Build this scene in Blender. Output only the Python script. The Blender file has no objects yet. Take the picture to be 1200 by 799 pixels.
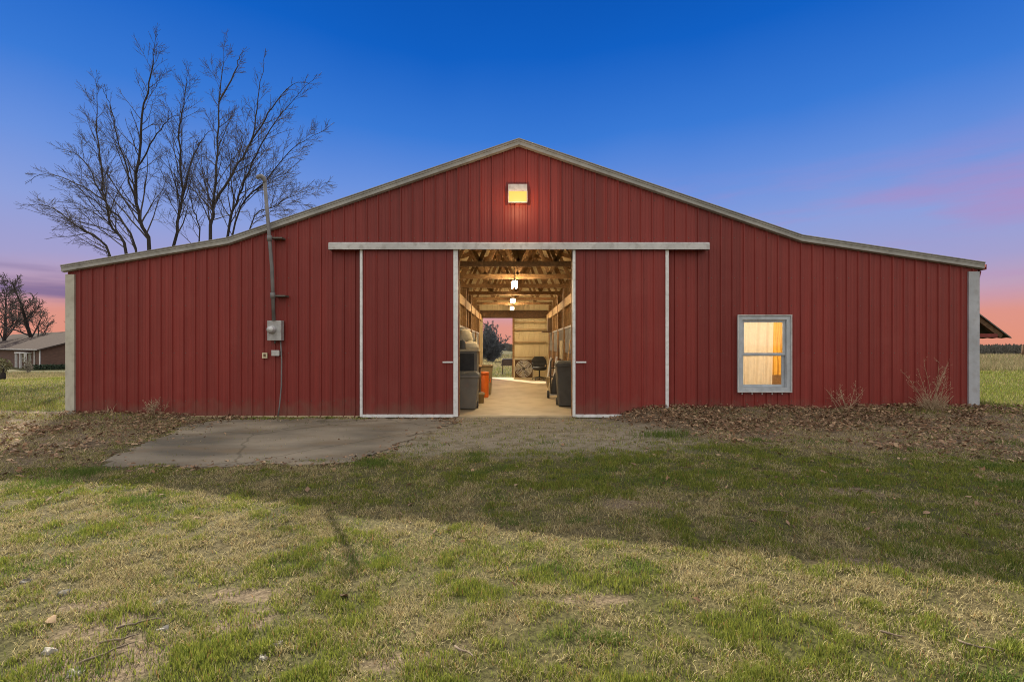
import bpy, math, random
import numpy as np
from mathutils import Vector, Matrix

random.seed(7)
scene = bpy.context.scene
COL = scene.collection
F, D, H = 580.0, 9.9, 1.4          # focal length (reference px), camera distance, camera height

# ------------------------------------------------------------------ materials
def new_mat(name):
    m = bpy.data.materials.new(name); m.use_nodes = True
    nt = m.node_tree
    return m, nt, nt.nodes, nt.links, nt.nodes['Principled BSDF']

def pmat(name, c1, c2=None, scale=4.0, rough=0.7, metal=0.0, bump=0.0, stretch=(1, 1, 1), detail=5, lo=0.35, hi=0.65, bscale=None, spec=None, c3=None, s3=20.0, f3=0.5):
    m, nt, N, L, b = new_mat(name)
    c2 = c2 or tuple(x * 0.75 for x in c1)
    tc = N.new('ShaderNodeTexCoord'); mp = N.new('ShaderNodeMapping'); mp.inputs['Scale'].default_value = stretch
    L.new(tc.outputs['Object'], mp.inputs['Vector'])
    nz = N.new('ShaderNodeTexNoise'); nz.inputs['Scale'].default_value = scale; nz.inputs['Detail'].default_value = detail
    L.new(mp.outputs[0], nz.inputs['Vector'])
    rp = N.new('ShaderNodeValToRGB'); rp.color_ramp.elements[0].position = lo; rp.color_ramp.elements[1].position = hi
    rp.color_ramp.elements[0].color = (*c1, 1); rp.color_ramp.elements[1].color = (*c2, 1)
    L.new(nz.outputs['Fac'], rp.inputs[0])
    out = rp.outputs[0]
    if c3:
        n3 = N.new('ShaderNodeTexNoise'); n3.inputs['Scale'].default_value = s3; n3.inputs['Detail'].default_value = 6
        L.new(mp.outputs[0], n3.inputs['Vector'])
        r3 = N.new('ShaderNodeMapRange'); r3.inputs['From Min'].default_value = 0.5; r3.inputs['From Max'].default_value = 0.75
        r3.inputs['To Max'].default_value = f3
        L.new(n3.outputs['Fac'], r3.inputs['Value'])
        mx = N.new('ShaderNodeMix'); mx.data_type = 'RGBA'; mx.inputs['B'].default_value = (*c3, 1)
        L.new(r3.outputs[0], mx.inputs['Factor']); L.new(out, mx.inputs['A']); out = mx.outputs['Result']
    L.new(out, b.inputs['Base Color'])
    b.inputs['Roughness'].default_value = rough; b.inputs['Metallic'].default_value = metal
    if spec is not None: b.inputs['Specular IOR Level'].default_value = spec
    if bump:
        nb = N.new('ShaderNodeTexNoise'); nb.inputs['Scale'].default_value = bscale or scale * 6; nb.inputs['Detail'].default_value = 6
        L.new(mp.outputs[0], nb.inputs['Vector'])
        bp = N.new('ShaderNodeBump'); bp.inputs['Strength'].default_value = bump; bp.inputs['Distance'].default_value = 0.02
        L.new(nb.outputs['Fac'], bp.inputs['Height']); L.new(bp.outputs[0], b.inputs['Normal'])
    return m

def emat(name, c, strength):
    m, nt, N, L, b = new_mat(name)
    b.inputs['Base Color'].default_value = (*c, 1)
    b.inputs['Emission Color'].default_value = (*c, 1); b.inputs['Emission Strength'].default_value = strength
    return m

def attr_mat(name, rough=0.7, translucent=0.0, spec=0.2):
    m, nt, N, L, b = new_mat(name)
    a = N.new('ShaderNodeAttribute'); a.attribute_name = 'tint'
    L.new(a.outputs['Color'], b.inputs['Base Color'])
    b.inputs['Roughness'].default_value = rough; b.inputs['Specular IOR Level'].default_value = spec
    if translucent:
        t = N.new('ShaderNodeBsdfTranslucent'); L.new(a.outputs['Color'], t.inputs['Color'])
        mx = N.new('ShaderNodeMixShader'); mx.inputs[0].default_value = translucent
        L.new(b.outputs[0], mx.inputs[1]); L.new(t.outputs[0], mx.inputs[2])
        L.new(mx.outputs[0], N['Material Output'].inputs['Surface'])
    return m

def red_metal(name, base, dark):
    m, nt, N, L, b = new_mat(name)
    tc = N.new('ShaderNodeTexCoord')
    mp = N.new('ShaderNodeMapping'); mp.inputs['Scale'].default_value = (7, 7, 0.25); L.new(tc.outputs['Object'], mp.inputs['Vector'])
    n1 = N.new('ShaderNodeTexNoise'); n1.inputs['Scale'].default_value = 1.4; n1.inputs['Detail'].default_value = 7; L.new(mp.outputs[0], n1.inputs['Vector'])
    r1 = N.new('ShaderNodeValToRGB'); r1.color_ramp.elements[0].position = 0.3; r1.color_ramp.elements[1].position = 0.7
    r1.color_ramp.elements[0].color = (*dark, 1); r1.color_ramp.elements[1].color = (*base, 1); L.new(n1.outputs['Fac'], r1.inputs[0])
    # chalky scuffs
    n2 = N.new('ShaderNodeTexNoise'); n2.inputs['Scale'].default_value = 1.1; n2.inputs['Detail'].default_value = 9; n2.inputs['Roughness'].default_value = 0.7; L.new(tc.outputs['Object'], n2.inputs['Vector'])
    m2 = N.new('ShaderNodeMapRange'); m2.inputs['From Min'].default_value = 0.52; m2.inputs['From Max'].default_value = 0.8; m2.inputs['To Max'].default_value = 0.28; L.new(n2.outputs['Fac'], m2.inputs['Value'])
    x2 = N.new('ShaderNodeMix'); x2.data_type = 'RGBA'; x2.inputs['B'].default_value = (0.27, 0.075, 0.06, 1)
    L.new(m2.outputs[0], x2.inputs['Factor']); L.new(r1.outputs[0], x2.inputs['A'])
    # splash dirt along the foot of the sheet
    sx = N.new('ShaderNodeSeparateXYZ'); L.new(tc.outputs['Object'], sx.inputs[0])
    n3 = N.new('ShaderNodeTexNoise'); n3.inputs['Scale'].default_value = 5; n3.inputs['Detail'].default_value = 6; L.new(tc.outputs['Object'], n3.inputs['Vector'])
    md = N.new('ShaderNodeMath'); md.operation = 'MULTIPLY'; md.inputs[1].default_value = 0.7; L.new(n3.outputs['Fac'], md.inputs[0])
    sb = N.new('ShaderNodeMath'); sb.operation = 'SUBTRACT'; L.new(md.outputs[0], sb.inputs[0]); L.new(sx.outputs['Z'], sb.inputs[1])
    m3 = N.new('ShaderNodeMapRange'); m3.inputs['From Min'].default_value = 0.0; m3.inputs['From Max'].default_value = 0.35; m3.inputs['To Max'].default_value = 0.55; L.new(sb.outputs[0], m3.inputs['Value'])
    x3 = N.new('ShaderNodeMix'); x3.data_type = 'RGBA'; x3.inputs['B'].default_value = (0.16, 0.09, 0.065, 1)
    L.new(m3.outputs[0], x3.inputs['Factor']); L.new(x2.outputs['Result'], x3.inputs['A'])
    L.new(x3.outputs['Result'], b.inputs['Base Color'])
    mr = N.new('ShaderNodeMapRange'); mr.inputs['To Min'].default_value = 0.38; mr.inputs['To Max'].default_value = 0.62; L.new(n2.outputs['Fac'], mr.inputs['Value']); L.new(mr.outputs[0], b.inputs['Roughness'])
    b.inputs['Specular IOR Level'].default_value = 0.35
    nb = N.new('ShaderNodeTexNoise'); nb.inputs['Scale'].default_value = 1.6; nb.inputs['Detail'].default_value = 3; L.new(tc.outputs['Object'], nb.inputs['Vector'])
    bp = N.new('ShaderNodeBump'); bp.inputs['Strength'].default_value = 0.4; bp.inputs['Distance'].default_value = 0.03
    L.new(nb.outputs['Fac'], bp.inputs['Height']); L.new(bp.outputs[0], b.inputs['Normal'])
    return m

M = {}
M['red'] = red_metal('red_sheet_metal', (0.222, 0.028, 0.022), (0.165, 0.020, 0.016))
M['trim'] = pmat('galvanised_trim', (0.52, 0.52, 0.52), (0.40, 0.40, 0.40), 3, 0.55, 0.0, 0.1, c3=(0.22, 0.2, 0.18), s3=9, f3=0.6)
M['fascia'] = pmat('beige_fascia', (0.34, 0.335, 0.315), (0.25, 0.247, 0.235), 2.2, 0.55, 0, 0.1, c3=(0.17, 0.15, 0.13), s3=8, f3=0.5)
M['beige'] = pmat('beige_corner', (0.46, 0.45, 0.38), (0.37, 0.36, 0.30), 2.2, 0.55, 0, 0.1, c3=(0.24, 0.2, 0.16), s3=8, f3=0.5)
M['white'] = pmat('white_paint', (0.72, 0.73, 0.74), (0.58, 0.59, 0.6), 5, 0.5, c3=(0.35, 0.32, 0.28), s3=14, f3=0.5)
M['window_frame'] = pmat('blue_grey_frame', (0.44, 0.48, 0.52), (0.35, 0.385, 0.42), 5, 0.5, c3=(0.25, 0.25, 0.25), s3=14, f3=0.4)
M['trim_right'] = pmat('blue_grey_trim', (0.40, 0.42, 0.46), (0.31, 0.33, 0.36), 3, 0.55, 0, 0.1, c3=(0.22, 0.2, 0.18), s3=9, f3=0.4)
M['mast'] = pmat('dull_conduit', (0.19, 0.18, 0.18), (0.13, 0.125, 0.125), 5, 0.6, 0.1)
M['roof'] = pmat('roof_metal', (0.33, 0.32, 0.30), (0.24, 0.23, 0.22), 2, 0.5, 0.2, 0.1)
M['deck'] = pmat('roof_deck_board', (0.50, 0.37, 0.20), (0.40, 0.29, 0.15), 6, 0.8, 0, 0.15)
M['wood'] = pmat('aged_lumber', (0.30, 0.165, 0.065), (0.19, 0.10, 0.038), 3, 0.8, 0, 0.25, (6, 1.2, 6))
M['wood_pale'] = pmat('pale_lumber', (0.48, 0.31, 0.15), (0.36, 0.22, 0.10), 3, 0.75, 0, 0.2, (6, 0.8, 6))
M['wood_dark'] = pmat('dark_lumber', (0.14, 0.075, 0.035), (0.08, 0.045, 0.022), 3, 0.85, 0, 0.25, (6, 1, 6))
M['tan_metal'] = pmat('tan_sheet', (0.68, 0.57, 0.35), (0.60, 0.49, 0.29), 2, 0.5, 0, 0.05)
M['steel'] = pmat('galvanised_steel', (0.50, 0.50, 0.50), (0.36, 0.36, 0.36), 7, 0.45, 0.5, 0.05)
M['grey_paint'] = pmat('grey_enamel', (0.38, 0.38, 0.38), (0.29, 0.29, 0.29), 9, 0.5, 0.1, 0.05, c3=(0.2, 0.15, 0.12), s3=16, f3=0.5)
M['concrete'] = pmat('barn_concrete', (0.50, 0.40, 0.25), (0.40, 0.31, 0.19), 1.2, 0.6, 0, 0.1, detail=8, c3=(0.27, 0.2, 0.12), s3=2.6, f3=0.6)
M['slab'] = pmat('old_slab', (0.27, 0.225, 0.165), (0.115, 0.10, 0.078), 0.8, 0.95, 0, 0.5, (0.7, 1.3, 1), 12, 0.36, 0.64, bscale=30, c3=(0.17, 0.125, 0.08), s3=1.7, f3=0.8, spec=0.08)
M['black'] = pmat('black_plastic', (0.018, 0.018, 0.02), (0.03, 0.03, 0.03), 8, 0.5)
M['dark_grey'] = pmat('dark_grey_plastic', (0.10, 0.095, 0.08), (0.075, 0.07, 0.06), 6, 0.55)
M['grey_bin'] = pmat('weathered_grey_plastic', (0.17, 0.155, 0.13), (0.12, 0.11, 0.095), 5, 0.6, c3=(0.25, 0.2, 0.14), s3=10, f3=0.4)
M['orange'] = pmat('orange_plastic', (0.80, 0.17, 0.015), (0.68, 0.13, 0.012), 5, 0.45)
M['cream'] = pmat('cream_cloth', (0.60, 0.52, 0.36), (0.48, 0.41, 0.28), 7, 0.9, 0, 0.3)
M['tan_box'] = pmat('tan_plastic', (0.34, 0.25, 0.12), (0.27, 0.2, 0.095), 4, 0.6)
M['brown'] = pmat('brown_wood', (0.16, 0.095, 0.05), (0.1, 0.06, 0.03), 4, 0.7, 0, 0.2, (5, 5, 0.7))
M['bark'] = pmat('bark', (0.042, 0.034, 0.031), (0.024, 0.020, 0.019), 3, 0.95, 0, 0.5, (4, 4, 1))
M['twig'] = pmat('twig_bark', (0.085, 0.070, 0.066), (0.055, 0.046, 0.044), 3, 0.95)
M['twig_blue'] = pmat('weathered_twig', (0.13, 0.145, 0.16), (0.09, 0.10, 0.115), 3, 0.95)
M['twig_pale'] = pmat('pale_twig', (0.30, 0.27, 0.21), (0.2, 0.18, 0.14), 3, 0.95)
M['brick'] = pmat('brown_brick', (0.15, 0.085, 0.058), (0.10, 0.058, 0.042), 3, 0.9, 0, 0.2, (1, 1, 5))
M['shingle'] = pmat('brown_shingle', (0.085, 0.066, 0.060), (0.06, 0.048, 0.044), 3, 0.95, 0, 0.2, (1, 1, 6), spec=0.02)
M['dark_glass'] = pmat('dark_window_glass', (0.02, 0.03, 0.06), (0.03, 0.045, 0.08), 2, 0.1)
M['teal_glass'] = pmat('teal_window_glass', (0.06, 0.16, 0.18), (0.04, 0.1, 0.12), 2, 0.15)
M['stone'] = pmat('pale_limestone', (0.36, 0.33, 0.28), (0.22, 0.20, 0.17), 9, 0.9, 0, 0.5, c3=(0.14, 0.13, 0.1), s3=22, f3=0.7)
M['dark_stone'] = pmat('dark_stone', (0.12, 0.11, 0.095), (0.07, 0.064, 0.055), 9, 0.95, 0, 0.5)
M['stick'] = pmat('dead_stick', (0.22, 0.165, 0.11), (0.12, 0.09, 0.065), 10, 0.9, 0, 0.3)
M['straw_stalk'] = pmat('dry_stalk', (0.42, 0.32, 0.20), (0.28, 0.20, 0.125), 12, 0.9)
M['amber_lens'] = emat('lit_amber_lens', (1.0, 0.49, 0.085), 0.66)
M['amber_lens'].node_tree.nodes['Principled BSDF'].inputs['Base Color'].default_value = (.05, .03, .01, 1)
M['tube'] = emat('lit_fluorescent_tube', (1.0, 0.77, 0.46), 92.0)
M['blades'] = attr_mat('grass_blade', 0.65, 0.35)
M['leaf'] = attr_mat('dead_leaf', 0.8, 0.15)
M['thicket'] = attr_mat('far_thicket', 0.95, 0.0)

def add_cracks(m):
    nt = m.node_tree; N, L = nt.nodes, nt.links; b = N['Principled BSDF']; src = b.inputs['Base Color'].links[0].from_socket
    tc = N.new('ShaderNodeTexCoord'); nz = N.new('ShaderNodeTexNoise'); nz.inputs['Scale'].default_value = 2.2; nz.inputs['Detail'].default_value = 6; L.new(tc.outputs['Object'], nz.inputs['Vector'])
    mx = N.new('ShaderNodeMix'); mx.data_type = 'VECTOR'; mx.inputs['Factor'].default_value = .22; L.new(tc.outputs['Object'], mx.inputs['A']); L.new(nz.outputs['Color'], mx.inputs['B'])
    vo = N.new('ShaderNodeTexVoronoi'); vo.feature = 'DISTANCE_TO_EDGE'; vo.inputs['Scale'].default_value = .5; L.new(mx.outputs['Result'], vo.inputs['Vector'])
    mr = N.new('ShaderNodeMapRange'); mr.inputs['From Min'].default_value = .002; mr.inputs['From Max'].default_value = .009; mr.inputs['To Min'].default_value = .4; mr.inputs['To Max'].default_value = 0; L.new(vo.outputs['Distance'], mr.inputs['Value'])
    c = N.new('ShaderNodeMix'); c.data_type = 'RGBA'; c.inputs['B'].default_value = (.045, .04, .025, 1); L.new(mr.outputs[0], c.inputs['Factor']); L.new(src, c.inputs['A']); L.new(c.outputs['Result'], b.inputs['Base Color'])
add_cracks(M['slab'])
def add_sheets(m):
    nt = m.node_tree; N, L = nt.nodes, nt.links; b = N['Principled BSDF']; src = b.inputs['Base Color'].links[0].from_socket
    tc = N.new('ShaderNodeTexCoord'); sx = N.new('ShaderNodeSeparateXYZ'); L.new(tc.outputs['Object'], sx.inputs[0])
    a = N.new('ShaderNodeMath'); a.operation = 'ADD'; L.new(sx.outputs['X'], a.inputs[0]); L.new(sx.outputs['Y'], a.inputs[1])
    d = N.new('ShaderNodeMath'); d.operation = 'DIVIDE'; d.inputs[1].default_value = .9148; L.new(a.outputs[0], d.inputs[0])
    fl = N.new('ShaderNodeMath'); fl.operation = 'FLOOR'; L.new(d.outputs[0], fl.inputs[0])
    wn = N.new('ShaderNodeTexWhiteNoise'); wn.noise_dimensions = '1D'; L.new(fl.outputs[0], wn.inputs['W'])
    mr = N.new('ShaderNodeMapRange'); mr.inputs['To Min'].default_value = .86; mr.inputs['To Max'].default_value = 1.12; L.new(wn.outputs['Value'], mr.inputs['Value'])
    hs = N.new('ShaderNodeHueSaturation'); L.new(mr.outputs[0], hs.inputs['Value']); L.new(src, hs.inputs['Color']); L.new(hs.outputs[0], b.inputs['Base Color'])
add_sheets(M['red'])
def glass_mat():
    m, nt, N, L, b = new_mat('window_glass')
    t = N.new('ShaderNodeBsdfTransparent'); t.inputs[0].default_value = (0.96, 0.97, 0.96, 1)
    g = N.new('ShaderNodeBsdfGlossy'); g.inputs['Roughness'].default_value = 0.03
    fr = N.new('ShaderNodeFresnel'); fr.inputs[0].default_value = 1.5
    mx = N.new('ShaderNodeMixShader'); L.new(fr.outputs[0], mx.inputs[0]); L.new(t.outputs[0], mx.inputs[1]); L.new(g.outputs[0], mx.inputs[2])
    L.new(mx.outputs[0], N['Material Output'].inputs['Surface']); return m
M['glass'] = glass_mat()

def tint_mat():
    m, nt, N, L, b = new_mat('amber_side_glass')
    t = N.new('ShaderNodeBsdfTransparent'); t.inputs[0].default_value = (1, .72, .35, 1); L.new(t.outputs[0], N['Material Output'].inputs['Surface']); return m
M['amber_side'] = tint_mat()
def tint2_mat():
    m, nt, N, L, b = new_mat('amber_under_glass')
    t = N.new('ShaderNodeBsdfTransparent'); t.inputs[0].default_value = (.62, .44, .24, 1); L.new(t.outputs[0], N['Material Output'].inputs['Surface']); return m
M['amber_under'] = tint2_mat()
def cloth_mat(name, c, tr, c2=None):
    m, nt, N, L, b = new_mat(name)
    tc = N.new('ShaderNodeTexCoord'); nz = N.new('ShaderNodeTexNoise'); nz.inputs['Scale'].default_value = 14; L.new(tc.outputs['Object'], nz.inputs['Vector'])
    mc = N.new('ShaderNodeMix'); mc.data_type = 'RGBA'; mc.inputs['A'].default_value = (*c, 1); mc.inputs['B'].default_value = (*(c2 or tuple(x * .8 for x in c)), 1); L.new(nz.outputs['Fac'], mc.inputs['Factor'])
    d = N.new('ShaderNodeBsdfDiffuse'); t = N.new('ShaderNodeBsdfTranslucent'); L.new(mc.outputs['Result'], d.inputs[0]); L.new(mc.outputs['Result'], t.inputs[0])
    mx = N.new('ShaderNodeMixShader'); mx.inputs[0].default_value = tr; L.new(d.outputs[0], mx.inputs[1]); L.new(t.outputs[0], mx.inputs[2])
    L.new(mx.outputs[0], N['Material Output'].inputs['Surface']); return m
M['sheer'] = cloth_mat('sheer_curtain_cloth', (0.86, 0.78, 0.64), 0.7)
M['gold'] = cloth_mat('gold_curtain_cloth', (0.90, 0.56, 0.12), 0.75, (0.75, 0.4, 0.06))

# ------------------------------------------------------------------ mesh builder
class MB:
    def __init__(s): s.v = []; s.f = []; s.smooth = []
    def face(s, pts, sm=False):
        i = len(s.v); s.v.extend([tuple(p) for p in pts]); s.f.append(tuple(range(i, i + len(pts)))); s.smooth.append(sm)
    def box(s, a, b, mat=None):
        x0, y0, z0 = a; x1, y1, z1 = b
        P = [(x0, y0, z0), (x1, y0, z0), (x1, y1, z0), (x0, y1, z0), (x0, y0, z1), (x1, y0, z1), (x1, y1, z1), (x0, y1, z1)]
        if mat is not None: P = [tuple(mat @ Vector(p)) for p in P]
        i = len(s.v); s.v.extend(P)
        for q in ((0, 3, 2, 1), (4, 5, 6, 7), (0, 1, 5, 4), (1, 2, 6, 5), (2, 3, 7, 6), (3, 0, 4, 7)):
            s.f.append(tuple(i + k for k in q)); s.smooth.append(False)
        return s
    def beam(s, p, q, w, h):
        """box from p to q, width w (horizontal) and height h"""
        p, q = Vector(p), Vector(q); d = q - p; L = d.length; d.normalize()
        up = Vector((0, 0, 1)) if abs(d.z) < 0.99 else Vector((1, 0, 0))
        sx = d.cross(up).normalized(); up = sx.cross(d).normalized()
        m = Matrix((( d.x, sx.x, up.x, p.x), (d.y, sx.y, up.y, p.y), (d.z, sx.z, up.z, p.z), (0, 0, 0, 1)))
        return s.box((0, -w / 2, -h / 2), (L, w / 2, h / 2), m)
    def tube(s, pts, rads, n=8, cap=True):
        pts = [Vector(p) for p in pts]
        if not hasattr(rads, '__len__'): rads = [rads] * len(pts)
        base = len(s.v); ref = None
        for k, p in enumerate(pts):
            d = (pts[min(k + 1, len(pts) - 1)] - pts[max(k - 1, 0)])
            if d.length < 1e-9: d = Vector((0, 0, 1))
            d.normalize()
            if ref is None:
                ref = d.cross(Vector((0, 0, 1)) if abs(d.z) < 0.9 else Vector((1, 0, 0))).normalized()
            ref = (ref - d * ref.dot(d))
            if ref.length < 1e-6: ref = d.orthogonal()
            ref.normalize(); b = d.cross(ref)
            for j in range(n):
                a = 2 * math.pi * j / n
                s.v.append(tuple(p + (ref * math.cos(a) + b * math.sin(a)) * rads[k]))
        for k in range(len(pts) - 1):
            for j in range(n):
                a = base + k * n + j; c = base + k * n + (j + 1) % n
                s.f.append((a, c, c + n, a + n)); s.smooth.append(True)
        if cap and n > 2:
            s.f.append(tuple(base + j for j in reversed(range(n)))); s.smooth.append(False)
            e = base + (len(pts) - 1) * n
            s.f.append(tuple(e + j for j in range(n))); s.smooth.append(False)
        return s
    def lathe(s, c, prof, n=24):
        """prof: list of (r, z) about a vertical axis through c"""
        base = len(s.v)
        for r, z in prof:
            for j in range(n):
                a = 2 * math.pi * j / n; s.v.append((c[0] + r * math.cos(a), c[1] + r * math.sin(a), c[2] + z))
        for k in range(len(prof) - 1):
            for j in range(n):
                a = base + k * n + j; d = base + k * n + (j + 1) % n
                s.f.append((a, d, d + n, a + n)); s.smooth.append(True)
        s.f.append(tuple(base + j for j in reversed(range(n)))); s.smooth.append(False)
        e = base + (len(prof) - 1) * n; s.f.append(tuple(e + j for j in range(n))); s.smooth.append(False)
        return s
    def frustum(s, c, w0, d0, w1, d1, h):
        x, y, z = c
        lo = [(x - w0 / 2, y - d0 / 2, z), (x + w0 / 2, y - d0 / 2, z), (x + w0 / 2, y + d0 / 2, z), (x - w0 / 2, y + d0 / 2, z)]
        hi = [(x - w1 / 2, y - d1 / 2, z + h), (x + w1 / 2, y - d1 / 2, z + h), (x + w1 / 2, y + d1 / 2, z + h), (x - w1 / 2, y + d1 / 2, z + h)]
        i = len(s.v); s.v.extend(lo + hi)
        for q in ((0, 3, 2, 1), (4, 5, 6, 7), (0, 1, 5, 4), (1, 2, 6, 5), (2, 3, 7, 6), (3, 0, 4, 7)):
            s.f.append(tuple(i + k for k in q)); s.smooth.append(False)
        return s
    def build(s, name, mat, parent=None, bevel=0.0):
        me = bpy.data.meshes.new(name); me.from_pydata(s.v, [], s.f); me.materials.append(mat)
        me.polygons.foreach_set('use_smooth', s.smooth); me.update()
        o = bpy.data.objects.new(name, me); COL.objects.link(o)
        if parent is not None:
            o.parent = parent
            wm = world_of(parent)
            o.matrix_parent_inverse = wm.inverted()
        if bevel:
            md = o.modifiers.new('bevel', 'BEVEL'); md.width = bevel; md.segments = 2; md.limit_method = 'ANGLE'
        return o

def world_of(o):
    m = Matrix.Translation(o.location) @ o.rotation_euler.to_matrix().to_4x4()
    return (world_of(o.parent) @ o.matrix_parent_inverse @ m) if o.parent else m

def tag(o, label=None, cat=None, group=None, kind=None):
    if label: o['label'] = label
    if cat: o['category'] = cat
    if group: o['group'] = group
    if kind: o['kind'] = kind
    return o

def thing(name, loc, label, cat, group=None):
    o = bpy.data.objects.new(name, None); COL.objects.link(o); o.location = loc; o.empty_display_size = 0.2
    return tag(o, label, cat, group)

def copy_thing(src, delta, label):
    r = src.copy(); COL.objects.link(r); r.location = src.location + Vector(delta); r['label'] = label
    for ch in src.children:
        c = ch.copy(); COL.objects.link(c); c.parent = r; c.matrix_parent_inverse = ch.matrix_parent_inverse.copy()
        for g in ch.children:
            d = g.copy(); COL.objects.link(d); d.parent = c; d.matrix_parent_inverse = g.matrix_parent_inverse.copy()
    return r

# ------------------------------------------------------------------ value noise and ground shape
def vnoise(x, y, seed):
    xi = np.floor(x).astype(np.int64); yi = np.floor(y).astype(np.int64); fx = x - xi; fy = y - yi
    def h(a, b):
        n = (a * 374761393 + b * 668265263 + seed * 982451653) & 0x7fffffff
        n = ((n ^ (n >> 13)) * 1274126177) & 0x7fffffff
        return ((n ^ (n >> 16)) & 0xffff) / 65535.0
    u = fx * fx * (3 - 2 * fx); v = fy * fy * (3 - 2 * fy)
    return (h(xi, yi) * (1 - u) + h(xi + 1, yi) * u) * (1 - v) + (h(xi, yi + 1) * (1 - u) + h(xi + 1, yi + 1) * u) * v
def fbm(x, y, s, seed, o=4):
    t = 0; a = 0.5; tot = 0
    for k in range(o):
        t = t + a * vnoise(x * s + 17.3 * k, y * s - 9.1 * k, seed + k); tot += a; a *= 0.5; s *= 2.03
    return t / tot
def sstep(a, b, x):
    t = np.clip((x - a) / (b - a), 0, 1); return t * t * (3 - 2 * t)

def leaf_mask(x, y):
    w = (fbm(x, y, 0.55, 31) - 0.5) * 2.4; w2 = (fbm(x, y, 2.2, 37) - 0.5) * 1.0
    yl = -2.4 - 1.15 * sstep(1.8, 5.0, x) - 0.75 * sstep(5, 9, x)
    right = sstep(1.75, 2.5, x + w2 * 0.5 - 0.30 * np.clip(-y - 0.6, 0, 3)) * sstep(yl - 0.5, yl + 0.5, y + w * 0.5 + w2 * 0.4) * sstep(12.5, 10.0, x)
    left = sstep(-4.6, -6.0, x + w2 * 0.5 - 0.42 * np.clip(-y, 0, 9) * -0.35) * sstep(-5.0, -3.9, y + w * 0.5 + w2 * .4 - 0.15 * (x + 6)) * sstep(-14.0, -11.5, x)
    return np.clip(np.maximum(right, left), 0, 1) * (y < 0.4)
def dirt_mask(x, y):
    w = (fbm(x, y, 0.9, 41) - 0.5) * 1.6
    return sstep(-3.2, -2.2, x + w * .5) * sstep(3.2, 2.1, x + w * .7) * sstep(-3.6, -2.6, y + w * .8)
SLAB = [(-5.75, -0.55), (-4.9, -0.26), (-3.2, -0.22), (-1.3, -0.26), (-1.12, -0.9), (-1.5, -1.8), (-1.75, -2.9), (-2.0, -3.55), (-3.0, -3.75), (-4.2, -3.92), (-5.1, -3.82), (-5.5, -2.6), (-5.75, -1.4)]
def slab_mask(x, y):
    inside = np.zeros(np.shape(x), bool); n = len(SLAB)
    for i in range(n):
        x0, y0 = SLAB[i]; x1, y1 = SLAB[(i + 1) % n]
        c = ((y0 > y) != (y1 > y)) & (x < (x1 - x0) * (y - y0) / (y1 - y0 + 1e-12) + x0)
        inside ^= c
    return inside
def gz(x, y):
    x = np.asarray(x, float); y = np.asarray(y, float)
    z = -0.03 - 0.085 * sstep(-0.5, -5.5, y)
    z = z + 0.20 * np.exp(-(np.minimum(y, 0) / 1.3) ** 2) * sstep(1.7, 2.9, x) * sstep(14, 9.6, x) * sstep(1.5, 0.2, y)
    z = z + 0.06 * np.exp(-(np.minimum(y, 0) / 1.6) ** 2) * sstep(-5.6, -7, x) * sstep(2.5, 0.3, y)
    near = sstep(30, 8, np.hypot(x, y + 4))
    off = 1 - sstep(-4.2, -3.7, y) * sstep(-6.3, -5.8, x) * sstep(2.6, 2.2, x)
    z = z + near * off * ((fbm(x, y, 0.5, 3) - 0.5) * 0.09 + (fbm(x, y, 2.4, 5) - 0.5) * 0.045)
    r = np.hypot(x, y)
    z = z - 1.58 * sstep(12, 60, r) * sstep(-9, -34, x) * sstep(-20, 10, y)
    z = z - 5.4 * sstep(32, 260, y) * sstep(-40, 60, x)
    z = z + 0.085 * sstep(-1.5, 3.5, x) * sstep(-.5, -3.0, y) * sstep(40, 15, np.hypot(x, y))
    out = sstep(9.0, 9.4, np.abs(x)) + sstep(12.0, 12.5, y)
    return np.where((y > 0.02) & (y < 12.4) & (np.abs(x) < 9.2), -0.09, z)
def gz1(x, y): return float(gz(np.array([x]), np.array([y]))[0])

PATCH = [(-2.03, -7.50, .34, .22), (-1.55, -7.15, .22, .10), (-2.25, -7.2, .2, .12), (-1.62, -6.85, .25, .10), (-2.5, -6.95, .22, .07), (1.2, -5.3, .4, .14), (2.3, -6.6, .3, .10), (.55, -7.0, .2, .07), (-.5, -7.55, .25, .08), (3.4, -5.0, .4, .12)]
def soil_mask(x, y):
    m = np.zeros(np.shape(x)); wx = (fbm(x, y, 5, 301) - .5) * .35; wy = (fbm(x, y, 5, 303) - .5) * .3
    for a, b, ra, rb in PATCH: m = np.maximum(m, sstep(1.25, .75, np.hypot((x + wx - a) / ra, (y + wy - b) / rb)))
    return m
def green_mask(x, y):
    """0 = dormant straw turf, 1 = fresh green"""
    a = fbm(x, y, 0.34, 61); b = fbm(x, y, 1.5, 67); c = fbm(x, y, 4.5, 71, 3)
    g = (a - 0.5) * 0.7 + (b - 0.5) * 1.2 + (c - 0.5) * 1.7 + 0.60
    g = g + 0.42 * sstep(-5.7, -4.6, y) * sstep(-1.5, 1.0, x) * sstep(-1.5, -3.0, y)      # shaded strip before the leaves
    g = g - 0.20 * np.exp(-((y + 5.6) / 0.9) ** 2) * sstep(1.6, -0.5, x)                    # worn dry band
    g = g + 0.16 * sstep(-6.6, -7.6, y)
    g = g + 0.5 * sstep(0.5, 3, y) * sstep(24, 16, y)
    g = g + 0.25 * sstep(-8.5, -10, x)
    return np.clip(g, 0, 1)

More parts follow.
